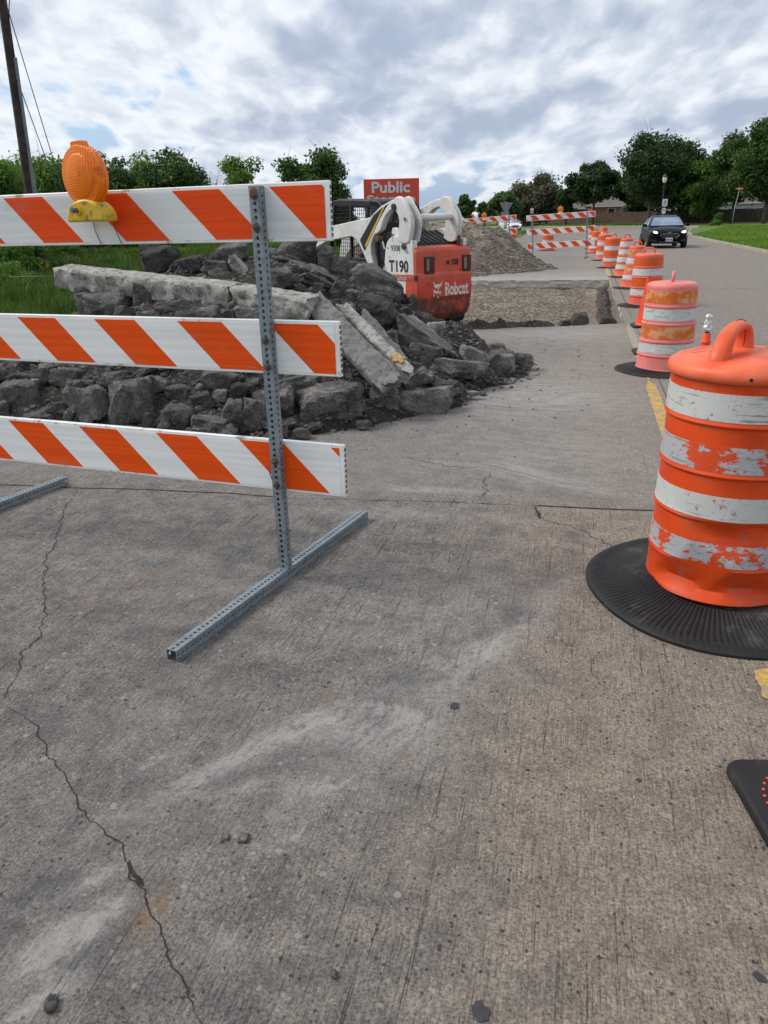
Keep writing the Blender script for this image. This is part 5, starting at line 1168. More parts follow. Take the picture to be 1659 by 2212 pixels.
# (u, v, width px, height px, material, roll, label) measured over the photograph
C2 = lambda x, y: (x*.463, 521.2+y*.463); C3 = lambda x, y: (658.3+.23146*x, 373+.23146*y); C8 = lambda x, y: (603.5+.36376*x, 548.6+.36376*y)
C0 = lambda x, y: (x, y)
HERO = [
 (C0, 470, 580, 60, 34, 'rock', 8, 'dark block lying on the soil just behind the middle of the long beam'),
 (C0, 415, 572, 55, 30, 'rock_dark', -5, 'flat dark block on the soil right of the black lump on the pile top'),
 (C0, 612, 560, 75, 42, 'rock', 12, 'grey block just right of the post under the top rail, above the short beam piece'),
 (C0, 655, 585, 80, 48, 'rock', 20, 'slanting grey block between the post and the machine wire screen'),
 (C0, 690, 612, 70, 50, 'rock_dark', 25, 'dark block above the broken right end of the beam'),
 (C0, 600, 600, 60, 34, 'rock', 0, 'small grey block sitting on the soil above the short beam piece'),
 (C0, 745, 640, 60, 50, 'rock', 15, 'grey block at the head of the pale yellow spotted strip'),
 (C0, 915, 765, 75, 55, 'rock', 8, 'rough grey block between the slabs and the long dark block at the right foot'),
 (C0, 905, 815, 60, 45, 'rock', -10, 'small grey block just above the rounded pale boulder'),
 (C0, 855, 735, 55, 50, 'rock_dark', 20, 'dark block right of the thin pointed slab'),
 (C0, 150, 815, 70, 42, 'rock', 6, 'grey slab end showing between the left foot boulders under the middle rail'),
 (C0, 250, 822, 60, 40, 'rock', -8, 'grey block low under the middle rail right of the leaning grey chunk'),
 (C0, 480, 822, 62, 40, 'rock', 5, 'grey block under the middle rail a little left of the post'),
 (C0, 655, 830, 66, 34, 'rock', -5, 'flat grey block at the right end of the middle rail, under its lower edge'),
 (C2, 20, 800, 70, 90, 'rock', 0, 'dark lump at the left frame edge, at the foot of the pile'),
 (C2, 100, 735, 160, 165, 'rock', 0, 'big dark grey block at the left foot of the pile above the lower rail'),
 (C2, 132, 650, 175, 85, 'rock_dark', 8, 'blackish flat slab lying under the middle rail near the left frame edge'),
 (C2, 228, 612, 70, 80, 'rock', 0, 'small block peeping just below the middle rail, right of the blackish flat slab'),
 (C2, 405, 668, 90, 60, 'rock', 10, 'small dark block just under the middle rail above the big blocky grey stone'),
 (C2, 345, 715, 80, 135, 'rock_pale', 12, 'pale upright chunk stained faint orange between two dark blocks'),
 (C2, 425, 765, 200, 205, 'rock_pale', -24, 'big blocky grey chunk leaning left in the lower left of the pile'),
 (C2, 272, 790, 90, 75, 'rock', 0, 'small rough stone left of the big leaning grey chunk'),
 (C2, 322, 822, 62, 85, 'rock_pale', 20, 'narrow pale stone propped against the foot of the leaning grey chunk'),
 (C2, 618, 755, 200, 240, 'rock', 0, 'tall rounded dark boulder resting on the lower rail line, third big one from the left'),
 (C2, 835, 825, 170, 155, 'rock', 14, 'squat grey boulder touching the lower rail, right of the tall rounded one'),
 (C2, 745, 668, 100, 90, 'rock_pale', 20, 'flat pale fragment lying above the gap between two boulders'),
 (C2, 828, 705, 90, 60, 'rock', 0, 'small dark clod shaped block in the middle of the lower pile'),
 (C2, 942, 748, 110, 100, 'rock', -15, 'wedge of dark concrete left of the oval boulder by the post'),
 (C2, 1030, 722, 65, 56, 'rock_pale', 0, 'fist sized pale stone above the oval boulder'),
 (C2, 1090, 818, 125, 145, 'rock', 12, 'oval boulder just left of the barricade post in the lower gap'),
 (C2, 1195, 810, 110, 165, 'rock', -5, 'tall boulder standing directly behind the barricade post in the lower gap'),
 (C2, 985, 862, 160, 70, 'rock', 5, 'low flat block sunk behind the lower rail'),
 (C2, 955, 895, 110, 60, 'rock', 0, 'small flat stone on the top line of the lower rail'),
 (C2, 1320, 755, 90, 125, 'rock', -8, 'broad boulder just right of the post in the lower gap'),
 (C2, 1345, 668, 135, 75, 'rock', -6, 'smooth low boulder under the right end of the middle rail'),
 (C2, 195, 835, 175, 60, 'rock', 0, 'flat dark block half hidden by the lower rail at the left'),
 (C2, 60, 870, 110, 60, 'rock', 0, 'low stone by the lower rail at the left frame edge'),
 (C2, 1120, 715, 80, 90, 'rock_dark', 10, 'blackish crumbling block above the oval boulder'),
 (C2, 700, 840, 60, 70, 'rock', 0, 'small stone filling the gap right of the tall rounded boulder'),
 (C2, 408, 292, 90, 130, 'rock', -35, 'dark flake leaning under the left end of the long pale beam'),
 (C2, 530, 300, 190, 110, 'rock', 5, 'broad grey block carrying the left half of the long pale beam'),
 (C2, 672, 270, 125, 155, 'rock', 10, 'dark wedge standing against the front of the long pale beam'),
 (C2, 810, 308, 140, 65, 'rock', 0, 'flattened dark block under the middle of the long pale beam'),
 (C2, 930, 328, 185, 80, 'rock', 4, 'wide grey boulder under the long beam, left of the post'),
 (C2, 1150, 338, 115, 65, 'rock_pale', 0, 'pale rounded stone under the joint of the long beam'),
 (C2, 1065, 345, 60, 45, 'rock', 0, 'small pointed stone beside the pale rounded one under the beam'),
 (C2, 700, 352, 100, 50, 'rock_pale', 0, 'pinkish stone just showing over the middle rail'),
 (C2, 735, 82, 165, 120, 'rock_dark', 5, 'black lump on top of the pile, left of all the others up there'),
 (C2, 860, 115, 110, 60, 'rock_dark', 0, 'low black clod on top of the long beam'),
 (C2, 1028, 88, 110, 75, 'rock_dark', 10, 'dark chunk on the pile top next to the whitish boulder'),
 (C2, 1095, 55, 120, 85, 'rock', 0, 'dark block under the top rail, left of the post'),
 (C2, 1110, 118, 150, 165, 'rock_white', -38, 'whitish smooth boulder behind the barricade post on the pile top'),
 (C2, 1335, 85, 215, 85, 'rock', 14, 'long grey lump lying right of the post under the top rail'),
 (C2, 1390, 35, 160, 110, 'rock', 0, 'dark block on the pile top close to the machine arm'),
 (C3, 185, 800, 175, 165, 'rock', 0, 'rough grey block in front of the machine wire screen'),
 (C3, 325, 870, 170, 190, 'rock', 20, 'jagged silvery block in front of the machine cab'),
 (C3, 55, 790, 120, 160, 'rock_dark', 0, 'dark block at the end of the top rail'),
 (C3, 680, 1020, 470, 250, 'rock', 32, 'large flat block tilted against the white side of the machine'),
 (C3, 640, 1290, 400, 330, 'rock_dark', 12, 'largest black block right in front of the machine'),
 (C3, 170, 985, 310, 240, 'rock', 28, 'long ridge of grey concrete sloping down from the pile top'),
 (C3, 300, 1130, 230, 260, 'rock_dark', 30, 'dark sloping block below the ridge of grey concrete'),
 (C3, 920, 1350, 140, 150, 'rock', 0, 'grey block under the front corner of the red door'),
 (C3, 1022, 1250, 95, 190, 'rock', -8, 'upright stone leaning on the red door corner'),
 (C3, 940, 1200, 90, 70, 'rock_dark', -20, 'small black stone against the white machine side'),
 (C3, 390, 1310, 150, 150, 'rock', 0, 'rough grey block between the black block and the long slab'),
 (C3, 130, 1090, 100, 110, 'rock_dark', 0, 'dark knob just above the broken end of the beam'),
 (C8, 838, 500, 330, 170, 'rock_pale', 38, 'broken slab with a brown upper face sloping toward the road'),
 (C8, 1050, 682, 300, 150, 'rock', 10, 'long dark block lying on the ground at the right foot of the pile'),
 (C8, 1145, 640, 190, 175, 'rock_pale', 20, 'angular grey block near the right end of the pile'),
 (C8, 1315, 652, 145, 145, 'rock', -5, 'cube like block second from the right end of the pile'),
 (C8, 1290, 560, 100, 60, 'rock_pale', 0, 'small pale block behind the cube like one'),
 (C8, 1420, 630, 150, 85, 'rock_pale', 4, 'flat layered pale block, rightmost of the pile'),
 (C8, 870, 880, 300, 170, 'rock_pale', -3, 'rounded pale boulder at the front right foot of the pile'),
 (C8, 618, 870, 215, 165, 'rock', 20, 'dark boulder left of the rounded pale one'),
 (C8, 968, 812, 120, 115, 'rock', 15, 'dark block tucked behind the rounded pale boulder'),
 (C8, 310, 890, 430, 235, 'rock', -10, 'widest boulder of the front row, below the end of the middle rail'),
 (C8, 430, 800, 170, 110, 'rock', 20, 'dark block behind the widest front boulder'),
 (C8, 645, 512, 95, 105, 'rock', 0, 'grey block between the two long slabs and the sloping broken slab'),
 (C8, 925, 452, 110, 80, 'rock_white', 5, 'glittering whitish stone behind the sloping broken slab'),
 (C8, 1008, 550, 110, 95, 'rock', 30, 'dark block between the sloping slab and the right end'),
 (C8, 785, 670, 95, 65, 'rock', 0, 'small dark block right of the yellow painted slab'),
 (C8, 1145, 832, 75, 28, 'rock_pale', 0, 'thin flat chip lying apart on the dirt near the right foot'),
 (C8, 740, 340, 90, 80, 'rock_dark', 0, 'dark stone wedged beside the white machine side'),
 (C8, 45, 870, 90, 160, 'rock', 0, 'block right of the post touching the widest front boulder'),
 (C8, 20, 1050, 60, 90, 'rock', 0, 'small stone at the post above the lower rail'),
 (C8, 130, 1060, 110, 50, 'rock', 0, 'low clod of concrete lying just above the right end of the lower rail'),
 (C8, 500, 1010, 90, 45, 'rock', 0, 'little dark stone on the dirt in front of the widest boulder'),
 (C8, 700, 590, 130, 110, 'rock_dark', 25, 'black block under the upper part of the sloping slab'),
 (C8, 620, 330, 130, 180, 'rock_dark', 15, 'black block between the thin pointed slab and the largest black block'),
 (C8, 905, 570, 180, 110, 'rock_dark', 30, 'dark underside block beneath the sloping slab'),
]
for i, (cf, cx, cy, w0, h0, mt, rl, lab) in enumerate(HERO):
    u, v = cf(cx, cy); sc = abs(cf(1, 0)[0]-cf(0, 0)[0]); p, dep = hit(u, v, .05)
    W_, H_ = w0*sc*dep/CF*1.20, h0*sc*dep/CF*1.20
    a = abs(R(rl)); ca, sa = math.cos(a), math.sin(a)
    if abs(rl) > 5:                       # the box was measured upright; recover the turned block's own size
        k_ = max(.35, ca*ca-sa*sa); W2, H2 = (W_*ca-H_*sa)/k_, (H_*ca-W_*sa)/k_
        if W2 < .3*W_ or H2 < .3*H_: W2, H2 = W_*.95, H_*.8
        W_, H_ = W2, H2
    T_ = (W_+H_)*.42
    dr = Vector(ray(u, v)).normalized(); loc = p+dr*T_*.04
    rock('rubble_block', loc, (W_, T_, H_), 100+i*7, M[mt], lab, roll=rl, yaw=math.degrees(CY)+((i*37) % 20)-10, cuts=7+i % 5, group=G_R, rough=.105)

# filler chunks
protos = []
for k in range(14):
    P, F_ = chunk_mesh((1, .8+.3*((k*7) % 3)/3, .62+.25*((k*5) % 4)/4), 900+k*3, 3, 8, .10); me = bpy.data.meshes.new('rubble_chunk')
    me.from_pydata(P.tolist(), [], F_.tolist()); me.polygons.foreach_set('use_smooth', [True]*len(me.polygons)); me.set_sharp_from_angle(angle=R(27)); protos.append(me)
rnd = random.Random(44); nch = 0
while nch < 222:
    x = rnd.uniform(-6.2, -.4); y = rnd.uniform(5.0, 10.2) if nch % 5 < 2 else rnd.uniform(5.0, 6.9)
    d = float(polydist(x, y, PILE))
    if d < .02 or (d > 3.2): continue
    s_ = rnd.choice((.09, .11, .13, .16, .20)); h = float(pileH(x, y))
    if y > 8.6+.3 and x < -3: continue
    me = protos[nch % 14]; key = rnd.choice(['rock', 'rock', 'rock_dark', 'rock', 'rock_pale'])
    o = bpy.data.objects.new('rubble_chunk', me)
    if not me.materials: me.materials.append(M['rock'])
    o.scale = (s_*rnd.uniform(.8, 1.3), s_*rnd.uniform(.8, 1.2), s_*rnd.uniform(.7, 1.1)); o.location = (x, y, h+s_*.12); o.rotation_euler = (rnd.uniform(-.5, .5), rnd.uniform(-.5, .5), rnd.uniform(0, 6.3))
    link(o); tag(o, 'small dark rubble chunk wedged among the big blocks of the pile', 'rubble chunk', 'small chunks filling the rubble pile'); nch += 1
# crumbs on and around the pile
rs = np.random.RandomState(77); n = 60000; x = -7+7.1*rs.rand(n); y = 4.7+6.0*rs.rand(n); d = polydist(x, y, PILE)+(fbm(x*2, y*2, 61, 3)-.5)*.7
k = (d > -.12) & (rs.rand(n) < np.interp(d, [-.12, 0, .12, .3, .8, 2], [.03, .2, .5, .85, .5, .42])); x, y, d = x[k], y[k], d[k]
z = np.where(d > 0, pileH(x, y)+(fbm(x*3.2, y*3.2, 51, 5)-.5)*.24, 0); pebbles('rubble_crumbs', np.stack([x, y, np.maximum(z, .002)], -1), .006+.030*rs.rand(len(x))**3, M['rock'], 8, 'crumbs and small clods of broken concrete over the pile', 'crumbs')
n = 5200; x = -6.6+6.2*rs.rand(n); y = 5.0+5.2*rs.rand(n); d = polydist(x, y, PILE); k = d > .05; x, y = x[k], y[k]; z = pileH(x, y)+(fbm(x*3.2, y*3.2, 51, 5)-.5)*.24
pebbles('clods', np.stack([x, y, z], -1), .018+.040*rs.rand(len(x))**2, M['rock'], 18, 'fist sized clods filling the gaps between the blocks', 'clods')
n = 900; x = -4.4+5.2*rs.rand(n); y = 4.9+7*rs.rand(n); d = polydist(x, y, PILE); k = (d < -.05) & (rs.rand(n) < np.exp(d*1.6)) & (x < .5); pebbles('grit', np.stack([x[k], y[k], 0*x[k]+.003], -1), .004+.008*rs.rand(k.sum()), M['rock'], 9, 'grit strewn on the pavement around the pile', 'grit')
n = 500; x = -3.2+4.0*rs.rand(n); y = .9+4*rs.rand(n); pebbles('grit', np.stack([x, y, relief(x, y)+.001], -1), .0012+.0035*rs.rand(n)**2, M['pebble'], 10, 'fine grit on the near slab', 'grit')
for k, (u, v, s_, l_) in enumerate([(487, 1807, .020, 'left of two tiny clods on the near slab'), (527, 1810, .030, 'right and larger of two tiny clods on the near slab'), (60, 1074, .035, 'small stone in the joint between the two slabs at the left'), (721, 2103, .016, 'dark crumb near the bottom edge of the picture'), (112, 2168, .028, 'brown crumb at the lower left corner of the picture'), (479, 1815, .010, 'tiny chip beside the left clod')]):
    p = gp(u, v, .006); rock('concrete_clod', p, (s_, s_*1.5, s_*.7), 300+k, M['rock_pale'] if k < 3 else M['rock'], l_, level=3, cat='clod', group='clods on the near slab')
# rocks on the pit lip
for k, (cx, cy, w0, h0, mt, l_) in enumerate([(1262, 1312, 180, 115, 'rock', 'large bluish grey stone on the near lip of the pit'), (1118, 1342, 110, 60, 'rock', 'low grey stone left of the large one on the pit lip'), (1520, 1325, 150, 70, 'rock_dark', 'dark flat stone in the near right corner of the pit'),
        (280, 1345, 130, 40, 'rock_dark', 'dark crumbly clod on the soil berm behind the machine'), (545, 1330, 40, 40, 'rock_dark', 'tiny dark stone on the soil berm right of the machine')]):
    u, v = 960+.23146*cx, 384+.23146*cy; p = gp(u, v+8, -.02 if k < 3 else .0); dep = (Vector(p)-Vector((0, 0, CH))).dot(Vector(_F)); W_, H_ = w0*.23146*dep/CF, h0*.23146*dep/CF
    rock('pit_stone', p+Vector((0, .10, H_*.2)), (W_, W_*.8, H_*1.1), 400+k*5, M[mt], l_, cat='stone', group='stones on the near lip of the pit')

# long sawn beams and slabs
def slab(name, A, B, up, wid, th, mat, label, seed=1, rough=.012, taper=0.0, cat='concrete slab', paint=None, ends=.05):
    """rough beam from A to B; wid across, th thick along up"""
    A, B = Vector(A), Vector(B); d = (B-A); L_ = d.length; d.normalize(); up = Vector(up); up = (up-d*up.dot(d)).normalized(); sd_ = d.cross(up)
    nl, nw, nt2 = max(8, int(L_/.025)), 12, 8; ring = []
    for j in range(nw): ring.append((-1+2*j/nw, 1))
    for j in range(nt2): ring.append((1, 1-2*j/nt2))
    for j in range(nw): ring.append((1-2*j/nw, -1))
    for j in range(nt2): ring.append((-1, -1+2*j/nt2))
    k = len(ring); vs = []
    for i in range(nl+1):
        s_ = i/nl; tp = 1-taper*s_
        for (a, b2) in ring:
            cut = ends*(mnoise.noise(Vector((a*1.5, b2*1.5, seed)))+.5*mnoise.noise(Vector((a*5, b2*5, seed+3))))
            ss = s_*L_+(cut if i in (0, nl) else cut*max(0, 1-min(s_, 1-s_)*8))
            c_ = .04*(abs(a) > .99 and abs(b2) > .99)
            q = A+d*ss+sd_*(a*(wid/2-c_*wid)*tp)+up*(b2*(th/2)*(1-.1*(abs(a) > .99 and abs(b2) > .99)))
            nn = mnoise.fractal(q*7+Vector((seed, 0, 0)), .8, 2.2, 5); sideface = 1.0 if b2 < .98 else .35
            q += (sd_*a+up*b2*.6)*nn*rough*2.2*sideface
            vs.append(q)
    fs = [(i*k+j, i*k+(j+1) % k, (i+1)*k+(j+1) % k, (i+1)*k+j) for i in range(nl) for j in range(k)]
    m_ = MB(); m_.add(vs, fs)
    for i in (0, nl):                      # rough broken ends
        c0 = sum((Vector(vs[i*k+j]) for j in range(k)), Vector())/k; cen = len(m_.v); m_.v.append(tuple(c0+d*(.02 if i else -.02))); inner = []
        base2 = len(m_.v)
        for j in range(k): q = c0.lerp(Vector(vs[i*k+j]), .5)+d*mnoise.noise(Vector(vs[i*k+j])*9)*.03; m_.v.append(tuple(q))
        for j in range(k):
            m_.f.append((i*k+j, i*k+(j+1) % k, base2+(j+1) % k, base2+j)); m_.f.append((base2+j, base2+(j+1) % k, cen)); m_.mi += [0, 0]
    o = m_.build(name, mat, smooth=True, ang=40); return tag(o, label, cat)
# the beam: top-left corner traced at (135,570), joint (512,610), right end (680,640)
A1, A2 = dp(140, 598, 7.75), dp(510, 640, 7.15); b1 = slab('concrete_beam', A1, A2, (0.10, -.10, 1), .30, .215, M['pale_slab'], 'long pale sawn concrete beam lying across the top of the rubble pile, its left piece', 3, .014, cat='concrete beam')
A3, A4 = dp(515, 641, 7.14), dp(678, 668, 6.85); slab('concrete_beam', A3, A4, (0.10, -.10, 1), .30, .215, M['pale_slab'], 'shorter right piece of the pale beam, behind the barricade post', 9, .016, cat='concrete beam')
q = MB(); r0 = dp(20, 598, 7.9); q.tube([r0, A1+Vector((.05, 0, .0))], .006, 8); q.build('reinforcing_bar', M['rusty'], b1, smooth='all')
B1, B2 = dp(672, 652, 6.95), dp(845, 832, 6.22); slab('concrete_slab', B1, B2, (-.15, -.55, .8), .215, .13, M['grey_slab'], 'long grey slab sliding down the right side of the pile to the ground', 15, .008, ends=.09)
E1, E2 = dp(738, 668, 7.0), dp(882, 812, 6.42); sE = slab('concrete_slab', E1, E2, (.25, -.45, .85), .115, .13, M['pale_slab'], 'kerb like pale strip with a yellow paint spot beside the long grey slab', 19, .008, ends=.06)
F1, F2 = dp(782, 688, 7.05), dp(866, 792, 6.72); slab('concrete_slab', F1, F2, (.25, -.5, .8), .16, .09, M['grey_slab'], 'thin pointed grey slab above the yellow spotted strip', 23, .008, ends=.10, taper=-.15)
dE = (Vector(E2)-Vector(E1)).normalized(); uE = Vector((.25, -.45, .85)); uE = (uE-dE*uE.dot(dE)).normalized(); sE_ = dE.cross(uE); cE = Vector(E2)-dE*.17+uE*.079; q = MB(); n = 18
ys_ = [cE+(dE*(.065*math.cos(2*math.pi*j/n)*(1+.3*math.sin(j*2.3)))+sE_*(.05*math.sin(2*math.pi*j/n)*(1+.25*math.cos(j*1.7)))) for j in range(n)]
q.add(ys_+[p-uE*.02 for p in ys_], [tuple(range(n))]+[(j, (j+1) % n, n+(j+1) % n, n+j) for j in range(n)]); q.build('yellow_paint_spot', M['yellow_line'], sE)

# ================================================================== TREES
def tree(name, base, H, rx, trunk_h, n, ls, leaf, seed, label, clumps=34, rz_=None, group=None, trunk_r=.16, open_=.55, flat=1.0, lean=(0, 0), bare=False, cat='tree', low=.12, twigs=True):
    rs = np.random.RandomState(seed); t = empty(name, base, 0, label, cat, group)
    ch = H-trunk_h; cz = trunk_h+ch*.5; C_ = []
    while len(C_) < clumps:
        p = rs.randn(3); p /= np.linalg.norm(p); r_ = rs.rand()**(1/2.2)
        q = np.array([p[0]*rx*r_*(.85+.3*rs.rand()), p[1]*rx*r_*.9, cz+p[2]*ch*.5*r_*(.9+.2*rs.rand())])
        k = (q[2]-trunk_h)/ch; wmax = np.interp(k, [0, .25, .6, 1], [.72, 1, .86, .32])*rx*flat
        if np.hypot(q[0], q[1]) > wmax*(.95+.35*rs.rand()): continue
        C_.append(q+np.array([lean[0]*k, lean[1]*k, 0]))
    C_ = np.array(C_); cr = (rx*ch)**.5*(.13+.19*rs.rand(clumps))*open_/.55
    # trunk and limbs
    m_ = MB(); fork = Vector((lean[0]*.1, 0, trunk_h*.95+.12*ch)); m_.tube([(0, 0, -.2), (.03, .02, trunk_h*.5), tuple(fork), (lean[0]*.5, lean[1]*.5, cz+.1*ch)], [trunk_r*1.25, trunk_r, trunk_r*.8, trunk_r*.3], 9)
    m_.build('trunk', M['bark'] if not bare else M['dead_wood'], t, smooth='all')
    L = MB(); sel = rs.permutation(clumps)[:min(clumps, 26 if not bare else clumps)]
    for i in sel:
        c = Vector(C_[i]); s_ = Vector((0, 0, trunk_h*(.75+.3*rs.rand())+ch*.25*rs.rand()*.8)); mid = s_.lerp(c, .55)+Vector((0, 0, .06*ch*(rs.rand()-.2)))+Vector(tuple(rs.randn(3)*.04*rx))
        L.tube([s_, mid, c], [trunk_r*.42, trunk_r*.24, trunk_r*.07], 5, cap=False)
        if twigs or bare:
            for _ in range(4 if bare else 2):
                e = c+Vector(tuple(rs.randn(3)*cr[i]*(.75 if not bare else 1.0)))+Vector((0, 0, cr[i]*.4)); L.tube([mid.lerp(c, .4+.6*rs.rand()), c.lerp(e, .5)+Vector(tuple(rs.randn(3)*.08*cr[i])), e], [trunk_r*.12, trunk_r*.07, trunk_r*.03], 4, cap=False)
                if bare:
                    for _ in range(3): e2 = e+Vector(tuple(rs.randn(3)*cr[i]*.45))+Vector((0, 0, cr[i]*.3)); L.tube([c.lerp(e, .6), e2], [trunk_r*.05, trunk_r*.02], 4, cap=False)
    L.build('branches', M['bark'] if not bare else M['dead_wood'], t, smooth='all')
    if n:
        n = int(n*1.6); ls = ls*.72; w_ = cr**2; pick = rs.choice(clumps, n, p=w_/w_.sum()); d = rs.randn(n, 3); d /= np.linalg.norm(d, axis=1)[:, None]
        rad = cr[pick]*(.35+.75*rs.rand(n)**.6)*(1+.35*(rs.rand(n) > .9)); P = C_[pick]+d*rad[:, None]*np.array([1.1, 1.1, .8])
        P = P+rs.randn(n, 3)*ls*.3; keep = P[:, 2] > trunk_h*.6; P = P[keep]; n = len(P); d = d[keep]
        # leaf sprays: bent diamonds facing loosely outward and up
        nrm = d*.7+rs.randn(n, 3)*.7+np.array([0, 0, .45]); nrm /= np.linalg.norm(nrm, axis=1)[:, None]
        a = np.cross(nrm, rs.randn(n, 3)); a /= np.linalg.norm(a, axis=1)[:, None]; b2 = np.cross(nrm, a)
        s_ = ls*(.5+.9*rs.rand(n))[:, None]
        V_ = np.stack([P-a*s_, P-b2*s_*.42+nrm*s_*.12, P+a*s_, P+b2*s_*.42+nrm*s_*.12], 1).reshape(-1, 3)
        I4 = (np.arange(n)*4)[:, None]; F_ = I4+np.array([[0, 1, 2, 3]])
        npmesh('crown', V_, F_, leaf, t)
    return t
def gz(u, depth, z=.1):
    p = dp(u, 480, depth); return (p.x, p.y, z)
TL = 'trees along the far edge of the field'
M['leaf_deep'] = leaf_mat('deep_dark_leaves', (.010, .026, .008), (.042, .085, .018), .7, .25)
LP_D = M['leaf_deep']
LD_, LM_, LL_ = M['leaf_dark'], M['leaf_mid'], M['leaf_light']
def tall(vtop, u, depth): return dp(u, vtop, depth).z
def T(u, depth, vtop, wpx, leaf, seed, label, n=9000, ls=.22, th=.25, **kw):
    H = tall(vtop, u, depth); rx = wpx/2*depth/CF
    return tree(kw.pop('name', 'tree'), gz(u, depth), H, rx, H*th, n, ls, leaf, seed, label, group=kw.pop('group', TL), **kw)
T(5, 34, 345, 150, LM_, 1, 'light green tree cut by the left edge behind the utility pole', n=9000, ls=.14, th=.08)
T(112, 40, 306, 110, LM_, 2, 'taller bushy green tree between the utility pole and the amber light', n=9000, ls=.15, th=.08)
T(200, 52, 335, 110, LD_, 3, 'dark tree right behind the amber light', n=8000, ls=.19, th=.08)
T(262, 50, 352, 105, LD_, 4, 'low dark tree just right of the amber light', n=8000, ls=.19, th=.08)
T(318, 54, 358, 100, LM_, 5, 'low mid green tree left of the rounded dark tree', n=8000, ls=.2, th=.08)
T(392, 50, 330, 125, LD_, 6, 'rounded dark tree left of the bare branches', n=10000, ls=.2, th=.10)
T(466, 52, 362, 52, LD_, 7, 'bare leafless pale tree between two green trees', n=0, bare=True, clumps=16, trunk_r=.07, th=.12, name='bare_tree')
T(538, 46, 334, 112, LM_, 8, 'airy tree with sky showing through, above the top rail', n=3600, ls=.17, th=.2, clumps=30, open_=.42)
T(668, 42, 334, 150, LD_, 9, 'wide flat topped dark tree right of the post above the top rail', n=8500, ls=.17, th=.28, clumps=40, open_=.46, flat=1.15)
T(728, 42, 385, 70, LD_, 109, 'drooping dark side tree at the end of the top rail', n=2600, ls=.15, th=.12, clumps=16, open_=.5)
T(165, 60, 358, 190, LM_, 11, 'dark undergrowth tree low behind the amber light', n=8000, ls=.24, th=.02)
T(330, 62, 362, 250, LM_, 12, 'low dark tree mass under the rounded dark tree', n=8000, ls=.24, th=.02)
T(245, 58, 362, 200, LD_, 15, 'mid height dark tree joining the line right of the amber light', n=9000, ls=.22, th=.02, clumps=44)
T(70, 54, 350, 190, LM_, 16, 'broad green tree behind the utility pole', n=9000, ls=.2, th=.02, clumps=44)
T(420, 60, 385, 130, LD_, 17, 'low dark tree under the right half of the rounded dark tree', n=6000, ls=.22, th=.02)
T(40, 46, 410, 160, LD_, 13, 'shaded low tree at the foot of the utility pole', n=8000, ls=.2, th=.02)
T(470, 64, 415, 150, LM_, 14, 'low green tree below the bare one', n=6000, ls=.24, th=.02)
T(1012, 95, 425, 42, LD_, 21, 'small distant dark tree right above the machine arm', n=2600, ls=.3, th=.15, clumps=18, open_=.45)
T(1046, 92, 424, 34, LD_, 22, 'thin distant tree left of the rounded dark one', n=1800, ls=.28, th=.2, clumps=14, open_=.42)
T(1086, 110, 413, 66, LD_, 23, 'rounded distant dark tree above the left far barricade', n=6000, ls=.38, th=.1)
T(1130, 128, 392, 74, M['leaf_grey'], 24, 'grey brown half bare tree, left one of two', n=7000, ls=.40, th=.08, clumps=40)
T(1180, 125, 386, 90, M['leaf_grey'], 25, 'grey brown half bare tree, right one of two', n=8000, ls=.40, th=.08, clumps=44)
T(1165, 130, 374, 110, M['leaf_grey'], 26, 'leafless crown standing over the grey brown trees', n=0, bare=True, clumps=24, trunk_r=.09, th=.3, name='bare_tree')
T(1280, 112, 362, 108, LP_D, 27, 'dark spreading tree in front of the brick house', n=12000, ls=.34, th=.42, clumps=44)
T(1222, 118, 405, 38, LP_D, 28, 'narrow dark tree left of the spreading tree', n=3500, ls=.36, th=.3, clumps=20)
T(1400, 100, 299, 125, LP_D, 29, 'tallest dark tree above the black car', n=16000, ls=.32, th=.22, clumps=56, trunk_r=.22)
T(1462, 108, 318, 110, LP_D, 30, 'dark tree right behind the street lamp', n=12000, ls=.34, th=.12, clumps=44)
T(1515, 104, 352, 90, LM_, 31, 'lighter green lower tree right of the street lamp', n=8000, ls=.32, th=.15, clumps=36)
T(1525, 125, 320, 40, LL_, 32, 'slender pale tree poking above the others', n=1400, ls=.34, th=.4, clumps=14, open_=.4)
T(1580, 98, 305, 115, LD_, 33, 'big mid green tree behind the leaning street sign', n=14000, ls=.30, th=.22, clumps=50, trunk_r=.2)
T(1650, 92, 277, 150, LD_, 34, 'biggest tree at the right edge with blossom flecked leaves', n=18000, ls=.29, th=.22, clumps=60, trunk_r=.24)
T(1352, 122, 385, 60, LP_D, 35, 'dark tree crown filling the gap left of the tallest tree', n=4500, ls=.36, th=.45, clumps=24)
T(1378, 126, 425, 80, LP_D, 37, 'low dark tree behind the fence left of the black car', n=5000, ls=.34, th=.04, clumps=28)
T(1500, 122, 400, 120, LP_D, 38, 'dark background tree behind the street lamp', n=6000, ls=.36, th=.05, clumps=34)
T(1745, 92, 300, 150, LD_, 36, 'tree standing just outside the right edge', n=6000, ls=.3, th=.2)
tree('shrub', tuple(gp(25, 640)), .85, .8, .02, 2600, .05, LM_, 61, 'low weedy shrub in the grass left of the pale beam', clumps=18, trunk_r=.03, cat='shrub')
for k_, (u_, v_, h_, w_) in enumerate([(40, 600, 1.5, 1.3), (95, 580, 1.25, 1.1), (150, 575, .9, 1.0), (-20, 600, 1.8, 1.2)]):
    tree('shrub', tuple(gp(u_, v_)), h_, w_, .02, 2600, .10, LM_, 70+k_, ['tall weedy bush at the left under the top rail', 'weedy bush hiding the foot of the utility pole', 'low weedy bush right of the utility pole foot', 'bush cut by the left edge below the top rail'][k_], clumps=16, trunk_r=.03, cat='shrub')
